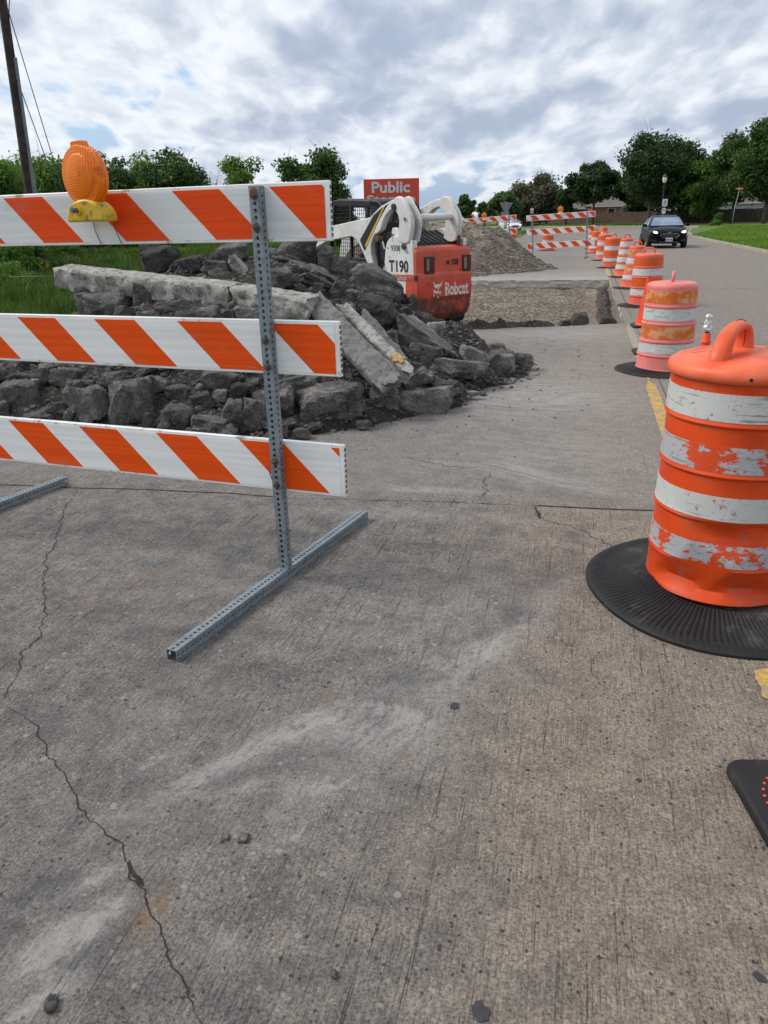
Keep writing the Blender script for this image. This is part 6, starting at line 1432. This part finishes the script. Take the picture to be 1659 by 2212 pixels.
tree('shrub', tuple(gp(1545, 490)), 1.5, .7, .05, 1200, .12, LM_, 62, 'small weedy shrub on the verge right of the footpath', clumps=12, trunk_r=.03, cat='shrub')

# ================================================================== FENCE, HOUSES
def fence(pts, h, label):
    t = empty('wooden_fence', pts[0], 0, label, 'fence'); P = [Vector(p)-Vector(pts[0]) for p in pts]
    m_ = MB(); rnd_ = random.Random(3)
    for i in range(len(P)-1):
        d = P[i+1]-P[i]; L_ = Vector((d.x, d.y, 0)).length; n = int(L_/.30); dn = d/L_; ang = math.atan2(d.y, d.x)
        for j in range(n):
            c = P[i]+d*((j+.5)/n); hh = h+rnd_.uniform(-.04, .04); m_.box((c.x, c.y, c.z+hh/2), (.285, .02+.012*(j % 2), hh), Matrix.Rotation(ang, 3, 'Z'))
    m_.build('boards', M['fence'], t)
    return t
def fp(u, dep, z=.15): p = dp(u, 480, dep); return (p.x, p.y, z)
fence([fp(1760, 98), fp(1450, 110), fp(1290, 126), fp(1130, 150)], 1.75, 'long brown board fence behind the far grass strip and the black car')
def house(name, loc, rz, w_, d_, wall_h, roof_h, wall, label, wins, hip=True, gable_front=False):
    t = empty(name, loc, rz, label, 'house'); m_ = MB(); m_.box((0, d_/2, wall_h/2), (w_, d_, wall_h)); wl = m_.build('wall', wall, t)
    e = .45; m_ = MB(); a = w_/2+e; r_ = roof_h; k = min(w_, d_)*.42 if hip else -e
    vs = [(-a, -e, wall_h), (a, -e, wall_h), (a, d_+e, wall_h), (-a, d_+e, wall_h), (-w_/2+k, d_/2, wall_h+r_), (w_/2-k, d_/2, wall_h+r_)]
    m_.add(vs, [(0, 1, 5, 4), (1, 2, 5), (2, 3, 4, 5), (3, 0, 4), (3, 2, 1, 0)]); m_.build('roof', M['roof'], t)
    m_ = MB(); m_.box((0, -e-.02, wall_h-.09), (w_+2*e, .04, .18)); m_.build('fascia', M['trim'], t)
    for (x_, z_, ww, hh) in wins:
        m_ = MB(); m_.box((x_, -.03, z_), (ww+.16, .06, hh+.16)); f_ = m_.build('window', M['trim'], t); m_ = MB(); m_.box((x_, -.065, z_), (ww, .02, hh)); m_.build('pane', M['glass_dark'], f_)
    return t
h1 = dp(1252, 470, 165); house('brick_house', (h1.x, h1.y, .1), R(12), 10.5, 8, 2.9, 1.9, M['brick_dark'], 'maroon brick house with a grey roof, left of the two behind the fence', [(1.5, 1.9, 1.2, 1.1), (3.3, 1.9, 1.2, 1.1), (-2.5, 1.9, 1, 1.1)])
h2 = dp(1330, 470, 158); house('brick_house', (h2.x, h2.y, .1), R(10), 9.5, 8, 3.2, 1.6, M['brick'], 'bright red brick house with white fascia, right of the maroon one', [(-1.0, 2.1, 1.3, 1.2), (1.4, 2.1, .8, 1.4), (3.0, 2.1, 1.2, 1.3)])
h3 = dp(1560, 470, 135); house('pale_house', (h3.x, h3.y, .1), R(4), 13, 8, 2.9, 2.2, M['siding'], 'pale sided house under the trees behind the leaning street sign', [(-3, 1.9, 1.2, 1)])
h4 = dp(1680, 470, 140); house('pale_house', (h4.x, h4.y, .1), R(0), 12, 8, 3.1, 2.0, M['siding'], 'pale sided house glimpsed at the right edge between trunks', [(-3, 1.9, 1.2, 1)])

# ================================================================== POLE, LAMP, SIGNS
top = dp(3, -10, 23.6); bot = dp(66, 425, 26); dv = (bot-top).normalized(); k_ = (bot.z-0)/(-dv.z); foot = bot+dv*k_; tp2 = top-dv*4.5
UPo = empty('utility_pole', foot, 0, 'leaning dark wooden utility pole with grey conduit at the left edge', 'utility pole')
m_ = MB(); m_.tube([(0, 0, -.1)]+[tuple((tp2-foot)*f_) for f_ in (.3, .6, 1)], [.165, .155, .14, .115], 20); po_ = m_.build('pole', M['pole_wood'], UPo, smooth=True)
rt = Vector(_R0); cd_ = tuple(rt*.20+Vector((0, -.05, 0))); m_ = MB(); m_.tube([Vector(cd_)*1.02, Vector(cd_)+(top-foot)*.42], .078, 14); q_ = MB()
mid_ = foot+(top-foot)*.80
m_.build('conduit', M['conduit'], UPo, smooth=True)
m_ = MB(); m_.tube([Vector(cd_)*.95+(top-foot)*.42, Vector(cd_)*.9+(top-foot)*.80], .055, 12); m_.build('conduit_guard', M['conduit'], UPo, smooth=True)
m_ = MB(); m_.tube([Vector(cd_)*.9+(top-foot)*.79, Vector(cd_)*.6+(top-foot)*.90, Vector(cd_)*1.2+(top-foot)*.97, Vector(cd_)*2.2+(top-foot)*1.03], .014, 8); m_.build('service_cable', M['black_wire'], UPo, smooth='all')
for a, b2, nm in (((14, 10, 23.4), (103, 305, 28.5), 1), ((40, 180, 24.6), (88, 312, 27.5), 2)):
    pa, pb = dp(*a)-foot, dp(*b2)-foot; dd_ = (pb-pa).normalized(); end = pb+dd_*((pb.z+0.0)/max(1e-3, -dd_.z)) if dd_.z < 0 else pb
    m_ = MB(); m_.tube([tuple(pa-dd_*(0.9 if nm == 1 else .2)), tuple(end)], .016, 6); m_.build('guy_wire', M['conduit'], UPo)
# distant street lamp
lp = dp(1427, 478, 86); LP_ = empty('street_lamp', (lp.x, lp.y, .13), 0, 'black acorn street lamp standing against the dark trees', 'street lamp')
zt = dp(1432, 399, 86).z
m_ = MB(); m_.tube([(0, 0, 0), (0, 0, .6), (0, 0, .65), (0, 0, zt)], [.14, .14, .075, .06], 12); m_.build('post', M['black'], LP_)
m_ = MB(); m_.lathe([(.05, zt), (.16, zt+.05), (.26, zt+.35), (.22, zt+.62)], 16); m_.build('globe', pm('frosted_lamp_glass', (.62, .64, .64), rough=.3), LP_, smooth=True)
m_ = MB(); m_.lathe([(.27, zt+.60), (.25, zt+.72), (.10, zt+.88), (.03, zt+.92), (.02, zt+1.05), (0, zt+1.06)], 16); m_.build('cap', M['black'], LP_, smooth=True)
def post_sign(name, loc, rz, post_h, label, panels, pr=.03, tiltx=0):
    """panels: (z centre, width, height, material, [(text, z, w, h)])"""
    t = empty(name, loc, rz, label, 'sign'); t.rotation_euler = (0, tiltx, rz)
    m_ = MB(); m_.tube([(0, 0, 0), (0, 0, post_h)], pr, 8); m_.build('post', M['galv'], t)
    for (zc, ww, hh, mt, txts) in panels:
        m_ = MB(); m_.box((0, -pr-.01, zc), (ww, .008, hh)); pn = m_.build('panel', mt, t, bevel=.002)
        for (s_, z_, tw, th_) in txts:
            Mx = Matrix(((1, 0, 0, 0), (0, 0, -1, 0), (0, 1, 0, 0), (0, 0, 0, 1))); o = text('lettering', s_, 1.0, M['decal_black'], pn, Mx, 1, .02, .002); fit(o, 0, -pr-.017, z_, tw, th_, 'x')
    return t
sp = dp(1432, 470, 60); k60 = 60/CF
post_sign('road_sign', (sp.x, sp.y, .0), CY*.9, 2.55, 'white sign plate on a post with a smaller plate below, just above the black car', [
    (dp(1433, 438, 60).z, .42, .52, M['sign_white'], [('NO', dp(1433, 433, 60).z, .16, .10), ('SOLICIT', dp(1433, 438, 60).z, .30, .08), ('ING', dp(1433, 442, 60).z, .26, .09)]),
    (dp(1432, 455, 60).z, .30, .42, M['sign_white'], [])]) if False else None
t = empty('road_sign', (sp.x, sp.y, 0), CY*.9, 'white sign plate over a smaller white plate on a post, just above the black car', 'sign')
m_ = MB(); m_.tube([(0, 0, 0), (.03, 0, 2.3)], .03, 8); m_.build('post', M['galv'], t)
z1 = dp(1433, 438, 60).z; z2 = dp(1432, 455.5, 60).z
m_ = MB(); m_.box((.03, -.04, z1), (.40, .01, .53)); p1 = m_.build('panel', M['sign_white'], t, bevel=.003)
m_ = MB(); m_.box((.0, -.04, z2), (.28, .01, .42)); p2 = m_.build('panel', M['sign_white'], t, bevel=.003)
# blurred black marks the photo shows on the two plates: a small arrow over three rows, and a left arrow
m_ = MB(); m_.prism([(-.03, z1+.17), (.03, z1+.21), (.02, z1+.18), (.08, z1+.18), (.08, z1+.155), (.02, z1+.155), (.03, z1+.13)], 'y', -.050, -.046); m_.build('arrow', M['decal_black'], p1)
for r_, (z_, w_) in enumerate(((.08, .17), (-.02, .22), (-.13, .28))):
    m_ = MB(); x_ = -w_/2
    for j in range(5): m_.box((.03+x_+w_*(j+.5)/5, -.048, z1+z_), (w_/5*.62, .003, .062 if j % 2 else .055))
    m_.build('lettering', M['decal_black'], p1)
m_ = MB(); m_.prism([(-.08, z2+.07), (-.03, z2+.13), (-.03, z2+.09), (.07, z2+.09), (.07, z2+.04), (-.03, z2+.05), (-.03, z2+.02)], 'y', -.050, -.046); m_.build('arrow', M['decal_black'], p2)
# leaning street name sign
a_ = dp(1582, 478, 88); b_ = dp(1597, 409, 88); SN = empty('street_name_sign', (a_.x, a_.y, .13), 0, 'red street name blades on a bent leaning post in front of the right trees', 'sign')
rel = b_-Vector((a_.x, a_.y, .13)); m_ = MB(); m_.tube([(0, 0, 0), tuple(rel*.55+Vector((-.08, 0, 0))), tuple(rel*.8), tuple(rel)], .04, 8); m_.build('post', M['galv'], SN, smooth='all')
q = MB(); q.box(tuple(rel+Vector((0, -.05, .08))), (.95, .02, .22), Matrix.Rotation(CY+.1, 3, 'Z')); nbld = q.build('name_blade', M['decal_red'], SN); q = MB(); q.box(tuple(rel+Vector((0, .02, .30))), (.25, .02, .22), Matrix.Rotation(CY+1.3, 3, 'Z')); q.build('name_blade', M['decal_red'], SN)
q = MB(); q.box(tuple(rel+Vector((0, -.064, .08))), (.55, .004, .07), Matrix.Rotation(CY+.1, 3, 'Z')); q.build('lettering', M['sign_white'], nbld)
# yield sign seen from behind, speed plate and delineator by the left far barricade
y_ = dp(1093, 494, 40); yz = dp(1091, 449, 40).z; YS = empty('yield_sign', (y_.x, y_.y, 0), CY, 'back of a triangular yield sign on a steel post beside the left far barricade', 'sign')
m_ = MB(); m_.tube([(.05, 0, 0), (-.03, 0, yz+.3)], .035, 8); m_.build('post', M['galv'], YS)
m_ = MB(); m_.prism([(-.37, yz+.25), (.33, yz+.25), (-.02, yz-.36)], 'y', .04, .055); m_.build('triangle_plate', M['sign_back'], YS, bevel=.01)
m_ = MB(); sz_ = dp(1091, 464, 46).z; w8 = dp(1091, 464, 46); SB = empty('sign_board', (w8.x, w8.y, 0), CY, 'pale back of a rectangular sign behind the yield sign', 'sign')
m_.box((0, 0, sz_), (.50, .02, .36)); m_.build('panel', M['sign_back'], SB); m_ = MB(); m_.tube([(0, .03, 0), (0, .03, sz_+.1)], .025, 8); m_.build('post', M['galv'], SB)
w8 = dp(1149, 460, 75); SZ = empty('speed_limit_sign', (w8.x, w8.y, 0), CY, 'small white speed limit 30 sign beyond the left end of the right far barricade', 'sign')
zc = dp(1149, 455, 75).z; m_ = MB(); m_.tube([(0, .03, 0), (0, .03, zc)], .03, 8); m_.build('post', M['galv'], SZ)
m_ = MB(); m_.box((0, 0, zc), (.30, .02, .44)); p_ = m_.build('panel', M['sign_white'], SZ); o = text('lettering', '30', 1.0, M['decal_black'], p_, Matrix(((1, 0, 0, 0), (0, 0, -1, 0), (0, 1, 0, 0), (0, 0, 0, 1))), 1, .02, .004); fit(o, 0, -.014, zc-.07, .22, .20, 'x')
zc2 = dp(1148, 468, 75).z; m_ = MB(); m_.box((-.02, 0, zc2), (.30, .02, .26)); m_.build('panel', M['sign_white'], SZ)
w8 = dp(1021.5, 478, 42); DL = empty('delineator_post', (w8.x, w8.y, 0), 0, 'slim orange topped white marker post above the left far barricade', 'marker post')
zt_ = dp(1021.5, 463, 42).z; m_ = MB(); m_.tube([(0, 0, 0), (0, 0, zt_-.3)], .035, 8); m_.build('stem', M['sign_white'], DL); m_ = MB(); m_.tube([(0, 0, zt_-.3), (0, 0, zt_)], .05, 8); m_.build('orange_head', M['cone'], DL)
# storage sign
S0 = dp(785, 387, 60); S1 = dp(905, 385.5, 60); cx_ = (S0+S1)/2; W_ = (S1-S0).length; azS = math.atan2(S1.y-S0.y, S1.x-S0.x)
SG = empty('billboard', (cx_.x, cx_.y, 0), azS, 'red orange roadside sign with big white lettering rising behind the machine cab', 'billboard')
zt_ = (S0.z+S1.z)/2; zb_ = dp(900, 452, 60).z
m_ = MB(); m_.box((0, 0, (zt_+zb_)/2), (W_, .5, zt_-zb_)); pn = m_.build('panel', M['sign_red'], SG, bevel=.02)
m_ = MB(); m_.box((0, 0, zb_-.30), (W_*.99, .48, .58)); m_.build('white_base', M['sign_white'], SG, bevel=.01)
m_ = MB(); m_.box((0, .0, zb_/2-.3), (1.0, .35, zb_-.58)); m_.build('pier', M['brick'], SG)
for (s_, xa, xb, ya, yb, bo) in (('Public', .145, .835, 87, 190, .03), ('Storage', .05, .93, 207, 302, .03)):
    Mx = Matrix(((1, 0, 0, 0), (0, 0, -1, 0), (0, 1, 0, 0), (0, 0, 0, 1))); o = text('lettering', s_, 1.0, M['sign_white'], pn, Mx, 1, bo, .03)
    za = zt_-(ya-62)/283*(zt_-zb_); zb2 = zt_-(yb-62)/283*(zt_-zb_); fit(o, -W_/2+(xa+xb)/2*W_, -.27, (za+zb2)/2, (xb-xa)*W_, za-zb2, 'x')
o = text('lettering', '.', 1.0, M['sign_white'], pn, Matrix(((1, 0, 0, 0), (0, 0, -1, 0), (0, 1, 0, 0), (0, 0, 0, 1))), 1, 0, .03); fit(o, -W_/2+.945*W_, -.27, zt_-(297-62)/283*(zt_-zb_), .08, .08, 'x')

# ================================================================== CARS
M['car_black'] = pm('black_blue_car_paint', (.003, .004, .007), (.005, .006, .010), 2, .28, spec=.07)
M['car_white'] = pm('white_car_paint', (.72, .72, .72), rough=.25, coat=.8)
M['car_glass'] = pm('sky_tinted_car_glass', (.16, .22, .30), (.28, .36, .45), 1.5, .12, metal=.55)  # light blue base colour stands in for sky reflected in the windows
M['tyre'] = pm('tyre_rubber', (.015, .015, .015), rough=.8); M['rim'] = pm('alloy_rim', (.25, .25, .26), rough=.35, metal=.8)
hl, nt_, b_ = newmat('lit_headlight'); b_.inputs['Emission Color'].default_value = (1, .84, .62, 1); b_.inputs['Emission Strength'].default_value = 4.0; b_.inputs['Base Color'].default_value = (.8, .75, .65, 1)
M['headlamp'] = hl
def car(loc, rz, label, paint, W_=1.80, Hh=1.47, L_=4.35, plate=True):
    t = empty('car', loc, rz, label, 'car'); w = W_/2
    # stations: y, half width, top z, bottom z
    st = [(0, .62, .60, .32), (.05, .74, .68, .22), (.18, .84, .76, .20), (.45, .885, .87, .20), (.95, w, .96, .20), (1.30, w, 1.01, .20), (2.1, w, 1.00, .20), (3.0, w, 1.02, .20), (3.7, w*.97, 1.06, .22), (4.15, w*.92, 1.08, .28), (4.30, w*.85, 1.0, .36), (4.35, w*.8, .75, .42)]
    vs = []; sec = lambda hw, zt, zb: [(0, zb), (hw*.82, zb), (hw*.97, zb+.09), (hw*1.0, zb+(zt-zb)*.45), (hw*.99, zb+(zt-zb)*.72), (hw*.955, zt-.055), (hw*.86, zt-.012), (hw*.55, zt+.018), (0, zt+.03)]
    for y, hw, zt, zb in st:
        s_ = sec(hw, zt, zb); line = s_+[(-x_, z_) for x_, z_ in s_[::-1][1:-1]]; vs += [(x_, y+(.10*(abs(x_)/w)**2.5 if y < .6 else 0), z_) for x_, z_ in line]
    k = 16; fs = [(i*k+j, i*k+(j+1) % k, (i+1)*k+(j+1) % k, (i+1)*k+j) for i in range(len(st)-1) for j in range(k)]+[tuple(range(k)), tuple(range((len(st)-1)*k, len(st)*k))]
    m_ = MB(); m_.add(vs, fs); bd = m_.build('body', paint, t, smooth='all', sub=2)
    # greenhouse
    g = [(1.02, .80, .74, .98, .99), (1.75, .80, .60, 1.0, Hh-.10), (2.15, .81, .575, 1.0, Hh), (2.9, .81, .56, 1.0, Hh-.01), (3.7, .78, .52, 1.02, Hh-.14), (4.2, .74, .60, 1.05, 1.10)]
    vs = []
    for y, hb, ht, zb, zt in g:
        line = [(hb, zb), (hb*.5+ht*.5+.02, (zb+zt)/2), (ht+.02, zt-.05), (ht*.86, zt-.005), (ht*.4, zt+.015)]; vs += [(x_, y, z_) for x_, z_ in line+[(-x_, z_) for x_, z_ in line[::-1]]]
    k = 10; m_ = MB(); m_.add(vs, [(i*k+j, i*k+j+1, (i+1)*k+j+1, (i+1)*k+j) for i in range(len(g)-1) for j in range(k-1)]); m_.build('roof', paint, t, smooth='all')
    def quad(name, P, mat, par, th=.012, n=(0, -1, 0)):
        q = MB(); P = [Vector(p) for p in P]; nv = (P[1]-P[0]).cross(P[2]-P[0]).normalized(); k2 = len(P)
        if nv.dot(Vector(n)) < 0: nv = -nv
        q.add([p+nv*th for p in P]+[p-nv*th for p in P], [tuple(range(k2)), tuple(range(2*k2-1, k2-1, -1))]+[(i, (i+1) % k2, k2+(i+1) % k2, k2+i) for i in range(k2)]); return q.build(name, mat, par)
    quad('windscreen', [(-.75, 1.03, 1.0), (.75, 1.03, 1.0), (.70, 1.3, 1.14), (.565, 1.74, Hh-.115), (0, 1.76, Hh-.08), (-.565, 1.74, Hh-.115), (-.70, 1.3, 1.14)], M['car_glass'], t, .022)
    for s_ in (1, -1):
        quad('side_window', [(s_*.815, 1.45, 1.01), (s_*.815, 2.3, 1.01), (s_*.615, 2.25, Hh-.09), (s_*.645, 1.85, Hh-.12)], M['car_glass'], t, .015, (s_, 0, 0)); quad('side_window', [(s_*.815, 2.36, 1.01), (s_*.80, 3.4, 1.03), (s_*.60, 3.3, Hh-.14), (s_*.61, 2.36, Hh-.09)], M['car_glass'], t, .015, (s_, 0, 0))
        m_ = MB(); m_.box((s_*.985, 1.38, 1.03), (.19, .10, .135)); m_.build('mirror', paint if plate else M['black'], t, bevel=.03)
        m_ = MB(); m_.prism([(s_*.50, .70), (s_*.58, .78), (s_*.87, .83), (s_*.845, .745), (s_*.66, .675)], 'y', .02, .30); hh_ = m_.build('headlight', M['rim'], t, bevel=.01); hh_.rotation_euler = (0, 0, 0)
        q = MB(); q.prism([(s_*.53, .705), (s_*.60, .765), (s_*.72, .785), (s_*.70, .70), (s_*.62, .685)], 'y', -.01, .29); q.build('lamp', M['headlamp'], hh_, bevel=.004)
        m_ = MB(); m_.prism([(s_*.52, .30), (s_*.56, .40), (s_*.78, .43), (s_*.76, .33)], 'y', .04, .2); m_.build('fog_light_recess', M['black'], t)
        for yy in (.82, 3.5):
            m_ = MB(); m_.lathe([(.19, -.11), (.30, -.11), (.325, -.08), (.325, .08), (.30, .11), (.19, .11)], 28); m_.v = [(s_*(w-.10)+p[2], yy+p[0], .325+p[1]) for p in m_.v]; wh = m_.build('wheel', M['tyre'], t, smooth=True)
            q = MB(); q.tube([(s_*(w-.02), yy, .325), (s_*(w-.0), yy, .325)], .20, 20); q.build('rim', M['rim'], wh)
    gr_ = MB(); gr_.prism([(-.44, .58), (-.36, .66), (.36, .66), (.44, .58), (.30, .44), (-.30, .44)], 'y', -.025, .1); gr_.build('grille', M['black'], t, bevel=.01)
    gr_ = MB(); gr_.tube([(-.36, -.03, .655), (.36, -.03, .655), (.44, -.025, .575), (.30, -.03, .445)], .008, 6); gr_.build('grille_trim', M['chrome'], t)
    gr_ = MB(); gr_.box((0, .0, .27), (.9, .1, .09)); gr_.build('lower_grille', M['black'], t, bevel=.01)
    q = MB(); q.lathe([(.075, 0), (.075, .02), (.06, .026), (0, .026)], 24); q.v = [(p[0], -.0-p[2], .715+p[1]*.42) for p in q.v]; q.build('badge', M['rim'], t, smooth=True)
    if plate:
        q = MB(); q.box((0, -.045, .40), (.31, .012, .155)); pp = q.build('number_plate', M['sign_white'], t, bevel=.003)
        q = MB()
        for j, (hh2, ww2) in enumerate(((.07, .026), (.06, .03), (.07, .022), (.03, .012), (.065, .028), (.07, .026), (.06, .028))): q.box((-.115+j*.038, -.053, .395), (ww2, .003, hh2))
        q.build('plate_characters', M['decal_black'], pp)
    return t
cb = dp(1447, 500, 35.6); car((cb.x, cb.y, 0), R(3), 'black hatchback with lit headlights driving toward the camera', M['car_black'])
cw = dp(1113, 480, 88); car((cw.x, cw.y, .0), R(22), 'white car with lit headlights on the crossing road behind the left far barricade', M['car_white'], Hh=1.55)
# marker flags and yellow weeds in the field
for k, (u, v, l_) in enumerate([(60, 640, 'small orange marker flag in the grass left of the pile'), (104, 600, 'tiny orange flag beside the left end of the pale beam')]):
    g_ = gp(u, v); t = empty('marker_flag', (g_.x, g_.y, .1), 0, l_, 'flag', 'orange marker flags in the field'); m_ = MB(); m_.tube([(0, 0, 0), (0, 0, .34)], .003, 5); m_.build('wire', M['cast'], t); m_ = MB(); m_.prism([(0, .34), (.10, .32), (.09, .25), (0, .26)], 'y', -.002, .002); m_.build('flag', M['cone'], t)
